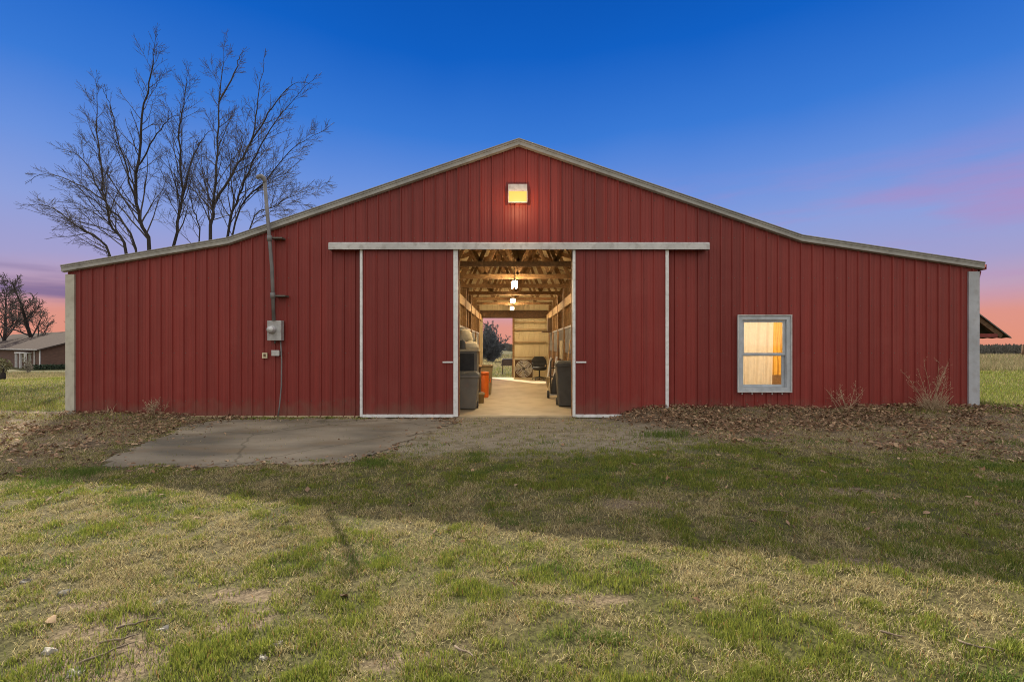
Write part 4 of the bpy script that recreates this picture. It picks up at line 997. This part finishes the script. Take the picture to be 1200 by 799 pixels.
def small_tree(name, x, y, h, seed, label, cat='tree', group=None, mat='twig', bark='bark', spread=1.0, kids=(9, 7, 5, 3), rmin=.02, maxl=3, stems=1, r0=None, up=.05, ang=(25, 60), frac=.32):
    rg = Rand(seed); z = gz1(x, y); t = thing(name, (x, y, z), label, cat, group); tr, cr = MB(), MB()
    for s in range(stems):
        p = Vector((x + (rg.uniform(-.2, .2) * spread if stems > 1 else 0), y, z - .05)); d = Vector((rg.gauss(0, .10 if stems == 1 else .35), rg.gauss(0, .1 if stems == 1 else .35), 1)).normalized()
        L = h * (.8 if stems == 1 else rg.uniform(.7, 1.0)); n = 8; pts = [p.copy()]; R = r0 or h * .022; rad = [R]; dirs = [d]
        for i in range(n):
            d = (d + Vector((rg.gauss(0, .07), rg.gauss(0, .07), .03))).normalized(); p = p + d * L / n; pts.append(p.copy()); rad.append(max(R * (1 - .85 * (i + 1) / n), rmin)); dirs.append(d.copy())
        tr.tube(pts, rad, 7, False)
        sp = dict(seg=h * .06, wob=.10, up=up, rmin=rmin, kids=kids, ang=ang, ratio=(.45, .72), lmin=h * .02)
        sprout(cr, pts, rad, dirs, L * .62 * spread, 0, maxl, rg, sp, frac, kids[0] + 4)
    tr.build('trunk', M[bark], t); cr.build('crown', M[mat], t); return t

# trees behind the brick house
small_tree('background_tree', -84.6, 79, 18.6, 5, 'dense rounded tree directly behind the middle of the house roof', group='trees behind the brick house', rmin=.028, kids=(18, 12, 8, 4), spread=1.15, frac=.22, ang=(25, 62), up=.02)
small_tree('background_tree', -83.6, 83.5, 18.4, 8, 'open forked tree nearest the barn corner behind the house', group='trees behind the brick house', rmin=.028, spread=1.2, kids=(17, 11, 8, 4), frac=.25, ang=(25, 62), up=.02)
small_tree('background_tree', -93.3, 81, 17.0, 13, 'thin tree at the far left behind the house', group='trees behind the brick house', rmin=.028, spread=1.2, kids=(16, 10, 8, 4), frac=.25, up=.02)
# tree beyond the rear doorway
small_tree('round_bush_tree', -1.9, 34, 3.5, 17, 'round bluish thicket-like tree framed by the rear doorway', rmin=.012, mat='twig_blue', bark='twig_blue', stems=26, kids=(10, 8, 6, 3), spread=1.0, frac=.05, ang=(20, 60))
# far woods on the right, beyond the field
def woods():
    for n, lo, hi, hh, lab in ((30000, .55, 1.6, 9.6, 'low grey-brown woods across the far side of the field'), (10000, -.35, .3, 6.5, 'low grey-brown woods far behind the barn')):
        d = rng.uniform(285, 325, n); x = d * rng.uniform(lo, hi, n); y = d - 9.9
        Ht = hh * (.62 + .55 * fbm(x, y * 0, .045, 5) + .25 * (fbm(x, y * 0, .3, 8) - .5)); up = rng.random(n) ** .8 * .8
        col = lerp((0.09, .084, .074), (.13, .12, .104), rng.random(n)) * (.85 + .3 * fbm(x, up * 30, .1, 77))[:, None]
        blade_object('treeline', x, y, gz(x, y) + up * Ht - .3, Ht * rng.uniform(.14, .26, n), rng.uniform(.35, 1.0, n), rng.uniform(0, .5, n), col, M['thicket'], lab, 'woods', az=rng.uniform(-.4, .4, n))
woods()

# ------------------------------------------------------------------ brick house on the left
hd = 63.0; hx, hy = (48 - 600) / F * hd, hd - D; hz = gz1(hx, hy)
house = thing('brick_house', (hx, hy, hz), 'low brown brick house with wide shingled gable roof and white porch', 'house')
f_ = Vector((-.82, .57, 0)); g_ = Vector((.57, .82, 0)); HW, HL, EH = 17.0, 62.0, 2.62; RH = 2.75
def hp(u, v, z): return Vector((hx, hy, hz)) + f_ * u + g_ * v + Vector((0, 0, z))
mb = MB()
mb.face([hp(0, 0, -.6), hp(0, 0, EH), hp(HL, 0, EH), hp(HL, 0, -.6)]); mb.face([hp(0, 0, -.6), hp(0, HW, -.6), hp(0, HW, EH), hp(0, HW / 2, EH + RH), hp(0, 0, EH)])
mb.face([hp(HL, 0, -.6), hp(HL, 0, EH), hp(HL, HW / 2, EH + RH), hp(HL, HW, EH), hp(HL, HW, -.6)]); mb.face([hp(0, HW, -.6), hp(HL, HW, -.6), hp(HL, HW, EH), hp(0, HW, EH)])
mb.build('wall', M['brick'], house)
mb = MB(); ov = .45; k = RH / (HW / 2)
for s in (0, 1):
    v0 = -ov if s == 0 else HW + ov; z0 = EH - ov * k
    a, b, c, d_ = hp(-ov, v0, z0 + .05), hp(HL + ov, v0, z0 + .05), hp(HL + ov, HW / 2, EH + RH + .05), hp(-ov, HW / 2, EH + RH + .05); dn = Vector((0, 0, -.16))
    mb.face([a, b, c, d_]); mb.face([a + dn, d_ + dn, c + dn, b + dn]); mb.face([a, a + dn, b + dn, b]); mb.face([a, d_, d_ + dn, a + dn]); mb.face([b, b + dn, c + dn, c])
rf = mb.build('roof', M['shingle'], house)
mb = MB(); z0 = EH - ov * k; mb.beam(hp(-ov, -ov - .06, z0 + .02), hp(HL + ov, -ov - .06, z0 + .02), .11, .13); mb.build('gutter', M['trim'], rf)
for u in (.08, 2.6): mb = MB(); mb.beam(hp(u, -.09, 0), hp(u, -.09, EH - .1), .12, .1); mb.build('downspout', M['white'], house)
def hbox(u0, u1, v0, v1, z0, z1):
    mb = MB(); P = [hp(u0, v0, z0), hp(u1, v0, z0), hp(u1, v1, z0), hp(u0, v1, z0), hp(u0, v0, z1), hp(u1, v0, z1), hp(u1, v1, z1), hp(u0, v1, z1)]
    mb.v = [tuple(p) for p in P]
    for q in ((0, 3, 2, 1), (4, 5, 6, 7), (0, 1, 5, 4), (1, 2, 6, 5), (2, 3, 7, 6), (3, 0, 4, 7)): mb.f.append(q); mb.smooth.append(False)
    return mb
hbox(4.2, 9.5, -.75, -.02, 1.98, 2.14).build('porch_beam', M['white'], house)
for u in (4.2, 6.9, 9.2): hbox(u, u + .22, -.72, -.5, 0, 1.979).build('porch_post', M['white'], house)
dd = hbox(4.8, 5.8, -.06, -.002, 0, 1.95).build('door', M['dark_glass'], house); hbox(4.65, 4.79, -.09, -.002, 0, 1.97).build('door_frame', M['white'], dd)
ww = hbox(7.1, 8.8, -.06, -.002, .7, 1.9).build('window', M['dark_glass'], house); hbox(7.0, 8.9, -.09, -.062, 1.25, 1.32).build('window_bar', M['white'], ww)
w_ = hbox(-.06, -.002, 3.6, 5.2, .35, 1.45).build('window', M['teal_glass'], house); hbox(-.09, -.062, 4.35, 4.43, .35, 1.45).build('window_bar', M['white'], w_)

# hedge, shrubs near the house
def leafy(name, c, sx, sy, sz, n, size, cols, label, cat, seed, trunk=None):
    r = random.Random(seed); t = thing(name, (c[0], c[1], gz1(c[0], c[1])), label, cat); mb = MB(); zb_ = gz1(c[0], c[1])
    for _ in range(n):
        while True:
            a, b, e = r.uniform(-1, 1), r.uniform(-1, 1), r.uniform(-1, 1)
            if a * a + b * b + e * e < 1 or sx > 2: break
        p = Vector((c[0] + a * sx, c[1] + b * sy, zb_ + c[2] + e * sz)); u = Vector((r.gauss(0, 1), r.gauss(0, 1), r.gauss(0, 1))).normalized(); v = u.orthogonal().normalized()
        s = size * r.uniform(.6, 1.3); mb.face([p - u * s, p + v * s * .45, p + u * s, p - v * s * .45])
    mb.build('foliage', cols, t)
    if trunk: m2 = MB(); m2.tube([(c[0], c[1], zb_ - .05), (c[0] + .03, c[1], zb_ + c[2] * .6), (c[0] - .02, c[1], zb_ + c[2])], [trunk, trunk * .8, trunk * .3], 7); m2.build('trunk', M['bark'], t)
    return t
M['hedge'] = pmat('hedge_leaf', (0.018, 0.034, 0.015), (0.03, 0.05, 0.02), 3, 0.8)
M['shrub'] = pmat('dry_shrub_leaf', (0.20, 0.18, 0.09), (0.12, 0.12, 0.06), 3, 0.85)
hc = hp(-1.6, 4.6, 0)
t = thing('hedge', (hc.x, hc.y, gz1(hc.x, hc.y)), 'low clipped dark green hedge along the house gable', 'hedge')
mb = MB(); r = random.Random(2)
for _ in range(3600):
    p = hp(-1.4 + r.uniform(-.5, .5), r.uniform(-1.0, 10.2), r.uniform(-.1, .62)); u = Vector((r.gauss(0, 1), r.gauss(0, 1), r.gauss(0, 1))).normalized(); v = u.orthogonal().normalized(); s = r.uniform(.07, .15); mb.face([p - u * s, p + v * s * .5, p + u * s, p - v * s * .5])
mb.build('foliage', M['hedge'], t)
small_tree('pale_shrub', (33 - 600) / F * 54, 54 - D, 1.9, 41, 'pale leafless shrub in front of the brick house', 'shrub', mat='twig_pale', bark='twig_pale', stems=6, kids=(6, 5, 4, 3), rmin=.016, spread=.8, frac=.1)
leafy('stump_shrub', ((3 - 600) / F * 38, 38 - D, 1.25), .55, .5, .55, 260, .12, M['shrub'], 'dark stemmed shrub with yellowish top at the left edge', 'shrub', 4, .2)
# fence post far right in the field
t = thing('field_post', (61.3, 49.5, gz1(61.3, 49.5)), 'weathered dark post standing in the tall field grass', 'post'); zb_ = gz1(61.3, 49.5)
MB().tube([(61.3, 49.5, zb_ - .1), (61.32, 49.5, zb_ + 1.55)], [.12, .10], 8).build('post_shaft', M['wood_dark'], t); MB().box((61.0, 49.45, zb_ + .5), (61.9, 49.55, zb_ + .62)).build('cross_rail', M['wood_dark'], t)

# ------------------------------------------------------------------ weeds, stones, sticks, plank
def weed(name, x, y, h, n, seed, label, lean=.45, fluff=True):
    rg = Rand(seed); z = gz1(x, y); t = thing(name, (x, y, z), label, 'weed'); st = MB(); hd_ = st
    for i in range(n):
        a = rg.uniform(0, 6.283); l = h * rg.uniform(.45, 1); d = Vector((math.cos(a) * lean * rg.uniform(.3, 1.2), math.sin(a) * lean * .5, 1)).normalized(); p = Vector((x + rg.gauss(0, .08), y + rg.gauss(0, .06), z - .02)); pts = [p.copy()]
        for k in range(6): d = (d + Vector((rg.gauss(0, .07), rg.gauss(0, .05), -.03))).normalized(); p = p + d * l / 6; pts.append(p.copy())
        st.tube(pts, [.0045 * (1 - k / 8) + .0012 for k in range(7)], 4, False)
        if fluff:
            for k in range(3, 7):
                for _ in range(3):
                    q = pts[k]; e = q + Vector((rg.gauss(0, .05), rg.gauss(0, .05), rg.uniform(.02, .10))); hd_.tube([q, e], [.0022, .001], 3, False)
                    u = Vector((rg.gauss(0, 1), rg.gauss(0, 1), rg.gauss(0, 1))).normalized() * .011; v = u.orthogonal() * .5; hd_.face([e - u, e + v, e + u, e - v])
    st.build('stalk', M['straw_stalk'], t)
weed('dead_weed', 8.12, -.32, 1.15, 13, 61, 'tallest dead weed clump near the right corner, stalks spreading wide')
weed('dead_weed', 6.5, -.30, .60, 9, 62, 'smaller dead weed clump between the window and the tall weeds', .7)
weed('dead_weed', -6.98, -.2, .34, 12, 63, 'short dead weeds at the foot of the left wall', .6)
weed('dead_weed', -7.9, -.2, .26, 10, 64, 'wispy dead stems beside the left corner trim', .6, False)
weed('dead_weed', 8.05, -.45, .42, 120, 66, 'matted straw tussock at the foot of the tall weeds', .9, False)
def tufts(spots):
    X, Y, HH = [], [], []
    rg_ = np.random.default_rng(5)
    for x, y, h, n, w in spots:
        X.append(x + rg_.normal(0, w, n)); Y.append(y + rg_.normal(0, w * .6, n)); HH.append(np.full(n, h))
    xx, yy, hh = np.concatenate(X), np.concatenate(Y), np.concatenate(HH); n = len(xx)
    col = lerp((0.07, .12, .02), (.17, .22, .045), rg_.random(n))
    blade_object('tuft_grass', xx, yy, gz(xx, yy), rg_.uniform(.4, 1, n) * hh, rg_.uniform(.004, .007, n), rg_.uniform(.2, 1.1, n), col, M['blades'], 'lush green tufts around the slab and leaf drift', 'grass')
SP = [(-5.0, -4.12, .11, 600, .16), (-5.05, -4.55, .10, 700, .2), (-3.6, -5.15, .09, 420, .15), (-1.75, -3.72, .12, 420, .15), (2.35, -2.3, .14, 650, .22), (-.95, -6.35, .07, 500, .26)]
for k in range(46):
    x_ = random.uniform(-1.5, 9.0); y_ = random.uniform(-4.9, -2.6) - .1 * max(0, x_ - 4)
    SP.append((x_, y_, random.uniform(.05, .09), random.randint(80, 260), random.uniform(.08, .2)))
for k in range(40):
    SP.append((random.uniform(-4.5, 4.5), random.uniform(-8.0, -5.0), random.uniform(.04, .065), random.randint(60, 200), random.uniform(.05, .13)))
tufts(SP)

def stone(px, py, w, seed, mat, label):
    d = 1.51 * F / (py - 405); x, y = (px - 600) / F * d, d - D; z = gz1(x, y); w = w / F * d; r = random.Random(seed); mb = MB(); n, m = 11, 5
    sh = [r.uniform(.55, 1.15) for _ in range(n)]
    for j in range(m + 1):
        t_ = j / m; k = 1 - .38 * t_ ** 1.6
        for i in range(n): a = 6.2832 * i / n; mb.v.append((x + w * .5 * k * sh[i] * math.cos(a), y + w * .42 * k * sh[(i * 3) % n] * math.sin(a), z - .03 + (.036 + w * .05) * t_ * r.uniform(.7, 1.25)))
    for j in range(m):
        for i in range(n): mb.f.append((j * n + i, j * n + (i + 1) % n, (j + 1) * n + (i + 1) % n, (j + 1) * n + i)); mb.smooth.append(False)
    mb.f.append(tuple(m * n + i for i in range(n))); mb.smooth.append(False)
    o = mb.build('stone', M[mat], bevel=.004); tag(o, label, 'stone', 'stones bedded in the lawn')
for s in ((325, 754, 21, 1, 'stone', 'pale stone bedded right of the others in the foreground lawn'), (308, 771, 14, 2, 'stone', 'small pale stone just below the larger right-hand one'), (188, 702, 24, 3, 'stone', 'grey stone half sunk uphill of the dug patch'),
          (192, 731, 20, 4, 'stone', 'flat grey stone below the half-sunk one'), (88, 782, 27, 5, 'stone', 'largest pale stone in the corner dug patch'), (58, 757, 24, 6, 'stone', 'long pale stone left of the dug patch')):
    stone(*s)
for s in (
          (76, 692, 28, 7, 'dark_stone', 'dark flat stone in the left sunlit lawn'), (30, 682, 22, 10, 'dark_stone', 'dark clod close to the left edge of the lawn')):
    stone(*s)
def stick(px, py, l, ang, seed, label):
    d = 1.51 * F / (py - 405); x, y = (px - 600) / F * d, d - D; rg_ = Rand(seed); p = Vector((x, y, gz1(x, y) + .022)); dr_ = Vector((math.cos(ang), math.sin(ang), 0)); pts = []
    for k in range(7): q = p + dr_ * l * (k / 6 - .5) + Vector((rg_.gauss(0, .008), rg_.gauss(0, .008), 0)); q.z = gz1(q.x, q.y) + .022; pts.append(q)
    mb = MB(); mb.tube(pts, [.006, .0065, .006, .005, .0045, .0035, .002], 5); o = mb.build('stick', M['stick']); tag(o, label, 'stick', 'fallen sticks on the lawn')
for s in ((1148, 775, .16, -.6, 1, 'dry stick lying in the right foreground corner'), (1045, 756, .13, -.5, 2, 'short stick up-slope of the corner stick'), (122, 765, .22, 1.0, 3, 'stick lying across the dug patch'), (140, 748, .16, .6, 4, 'stick at the upper rim of the dug patch'), (912, 610, .25, -.35, 5, 'pale stick on the shaded green strip'), (165, 728, .2, .5, 6, 'stick between the grey stones'), (545, 774, .14, -.7, 7, 'thin stick in the bottom middle of the lawn')):
    stick(*s)
mb = MB(); mb.beam((9.42, -.25, .03), (9.50, .9, .06), .16, .09); o = mb.build('plank', M['wood_dark']); tag(o, 'dark weathered plank lying at the right corner of the barn', 'plank')
mb = MB(); mb.beam((9.9, -.2, .0), (11.6, .15, .02), .16, .09); o = mb.build('log', M['bark']); tag(o, 'dark fallen log in the green grass right of the barn', 'log')

# ------------------------------------------------------------------ sky and light
EXPO = 1.0; K = 1.0 / 2 ** EXPO
def lin(c): return tuple(((v / 255) / 12.92 if v / 255 < .04045 else ((v / 255 + .055) / 1.055) ** 2.4) * K for v in c)
w = bpy.data.worlds.new('World'); scene.world = w; w.use_nodes = True
nt = w.node_tree; N, L = nt.nodes, nt.links; bg = N['Background']
tc = N.new('ShaderNodeTexCoord'); sp = N.new('ShaderNodeSeparateXYZ'); L.new(tc.outputs['Generated'], sp.inputs[0])
def ramp(fac, stops):
    r = N.new('ShaderNodeValToRGB'); e = r.color_ramp.elements
    while len(e) < len(stops): e.new(.5)
    for i, (p, c) in enumerate(stops): e[i].position = p; e[i].color = (*c, 1)
    L.new(fac, r.inputs[0]); return r.outputs[0]
def math_(op, a, b=None, c=None):
    n = N.new('ShaderNodeMath'); n.operation = op
    for i, v in enumerate((a, b, c)):
        if v is None: continue
        if isinstance(v, (int, float)): n.inputs[i].default_value = v
        else: L.new(v, n.inputs[i])
    return n.outputs[0]
def mrange(v, a, b, c=0, d=1, smooth=True):
    n = N.new('ShaderNodeMapRange'); n.interpolation_type = 'SMOOTHSTEP' if smooth else 'LINEAR'
    for k, x in zip(('From Min', 'From Max', 'To Min', 'To Max'), (a, b, c, d)): n.inputs[k].default_value = x
    L.new(v, n.inputs['Value']); return n.outputs[0]
def mixc(f, A, B):
    x = N.new('ShaderNodeMix'); x.data_type = 'RGBA'
    for k, v in (('Factor', f), ('A', A), ('B', B)):
        if isinstance(v, tuple): x.inputs[k].default_value = (*v, 1)
        elif isinstance(v, (int, float)): x.inputs[k].default_value = v
        else: L.new(v, x.inputs[k])
    return x.outputs['Result']
z = sp.outputs['Z']
warp = N.new('ShaderNodeTexNoise'); warp.inputs['Scale'].default_value = 1.6; warp.inputs['Detail'].default_value = 3; L.new(tc.outputs['Generated'], warp.inputs['Vector'])
zw = math_('ADD', z, math_('MULTIPLY', math_('SUBTRACT', warp.outputs['Fac'], .5), .10))
front = ramp(zw, [(0.0, lin((226, 148, 124))), (.045, lin((222, 150, 136))), (.085, lin((192, 160, 184))), (.13, lin((164, 160, 206))), (.21, lin((140, 160, 220))), (.30, lin((106, 146, 222))), (.40, lin((58, 122, 214))), (.52, lin((18, 96, 196))), (.64, lin((6, 78, 172))), (1.0, lin((30, 80, 150)))])
# long streaks of cloud catching the last pink light
mp = N.new('ShaderNodeMapping'); mp.inputs['Scale'].default_value = (1.3, 1.3, 9.0); mp.inputs['Rotation'].default_value = (0, math.radians(7), 0); mp.inputs['Location'].default_value = (.4, .1, .35); L.new(tc.outputs['Generated'], mp.inputs['Vector'])
cn = N.new('ShaderNodeTexNoise'); cn.inputs['Scale'].default_value = 1.25; cn.inputs['Detail'].default_value = 7; cn.inputs['Roughness'].default_value = .55; L.new(mp.outputs[0], cn.inputs['Vector'])
band = math_('MULTIPLY', mrange(z, .015, .10), mrange(z, .34, .20))
cf = math_('MULTIPLY', math_('MULTIPLY', math_('MULTIPLY', mrange(cn.outputs['Fac'], .40, .60), band), mrange(sp.outputs['X'], -.05, .42)), .55)
sky = mixc(cf, front, lin((186, 134, 184)))
cn2 = N.new('ShaderNodeTexNoise'); cn2.inputs['Scale'].default_value = 2.2; cn2.inputs['Detail'].default_value = 6; mp2 = N.new('ShaderNodeMapping'); mp2.inputs['Scale'].default_value = (1, 1, 12); mp2.inputs['Location'].default_value = (2, 5, 1); L.new(tc.outputs['Generated'], mp2.inputs['Vector']); L.new(mp2.outputs[0], cn2.inputs['Vector'])
df = math_('MULTIPLY', math_('MULTIPLY', math_('MULTIPLY', mrange(cn2.outputs['Fac'], .40, .62), math_('MULTIPLY', mrange(z, .045, .075), mrange(z, .135, .095))), mrange(sp.outputs['X'], -.45, -.62)), .8)
sky = mixc(df, sky, lin((112, 100, 148)))
# unseen sky overhead and behind the viewer, brightened to light facade and lawn
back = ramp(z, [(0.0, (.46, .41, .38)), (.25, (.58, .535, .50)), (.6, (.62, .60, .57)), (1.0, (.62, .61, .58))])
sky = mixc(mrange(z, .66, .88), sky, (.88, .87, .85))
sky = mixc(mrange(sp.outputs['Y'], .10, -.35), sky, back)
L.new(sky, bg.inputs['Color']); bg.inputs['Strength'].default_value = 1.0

sun = bpy.data.lights.new('sun', 'SUN'); sun.energy = 4.9; sun.angle = math.radians(.45); sun.color = (1.0, .91, .72)
so = bpy.data.objects.new('sun', sun); COL.objects.link(so); so.location = (-10, 20, 20)
e_ = math.radians(33); hdir = Vector((.515, -.857, 0)); dirv = hdir * math.cos(e_) + Vector((0, 0, -math.sin(e_)))
so.rotation_euler = dirv.to_track_quat('-Z', 'Y').to_euler()
wl = bpy.data.lights.new('wall_lamp_glow_fill', 'POINT'); wl.energy = 10; wl.color = (1.0, .60, .32); wl.shadow_soft_size = .02
wo_ = bpy.data.objects.new('wall_lamp_glow_fill', wl); COL.objects.link(wo_); wo_.location = (.1125, -.55, 4.225)  # added light hanging free before the lamp, widens its glow on the wall
wl2 = bpy.data.lights.new('wall_lamp_core', 'POINT'); wl2.energy = 1.3; wl2.color = (1.0, .60, .32); wl2.shadow_soft_size = .03
wo2 = bpy.data.objects.new('wall_lamp_core', wl2); COL.objects.link(wo2); wo2.location = (.1125, -.085, 4.34)
# bulb in the tack room behind the curtain
bl = bpy.data.lights.new('room_bulb', 'POINT'); bl.energy = 84; bl.color = (1.0, .84, .60); bl.shadow_soft_size = .12
bo = bpy.data.objects.new('room_bulb', bl); COL.objects.link(bo); bo.location = (4.95, 1.9, 1.9)

# ------------------------------------------------------------------ camera and render settings
cam = bpy.data.cameras.new('camera'); cam.sensor_width = 36; cam.lens = 36 * F / 1200; cam.clip_end = 5000; cam.shift_y = 5.5 / 1200
co = bpy.data.objects.new('camera', cam); COL.objects.link(co); co.location = (0, -D, H); co.rotation_euler = (math.radians(90), 0, 0); scene.camera = co
scene.render.engine = 'CYCLES'; scene.cycles.use_denoising = True; scene.cycles.denoiser = 'OPENIMAGEDENOISE'; scene.cycles.denoising_input_passes = 'RGB_ALBEDO_NORMAL'; scene.cycles.denoising_prefilter = 'NONE'; scene.cycles.max_bounces = 6; scene.cycles.transparent_max_bounces = 8
scene.cycles.sample_clamp_indirect = 6; scene.cycles.filter_width = 1.0
scene.view_settings.view_transform = 'Standard'; scene.view_settings.look = 'None'; scene.view_settings.exposure = EXPO; scene.view_settings.gamma = 1
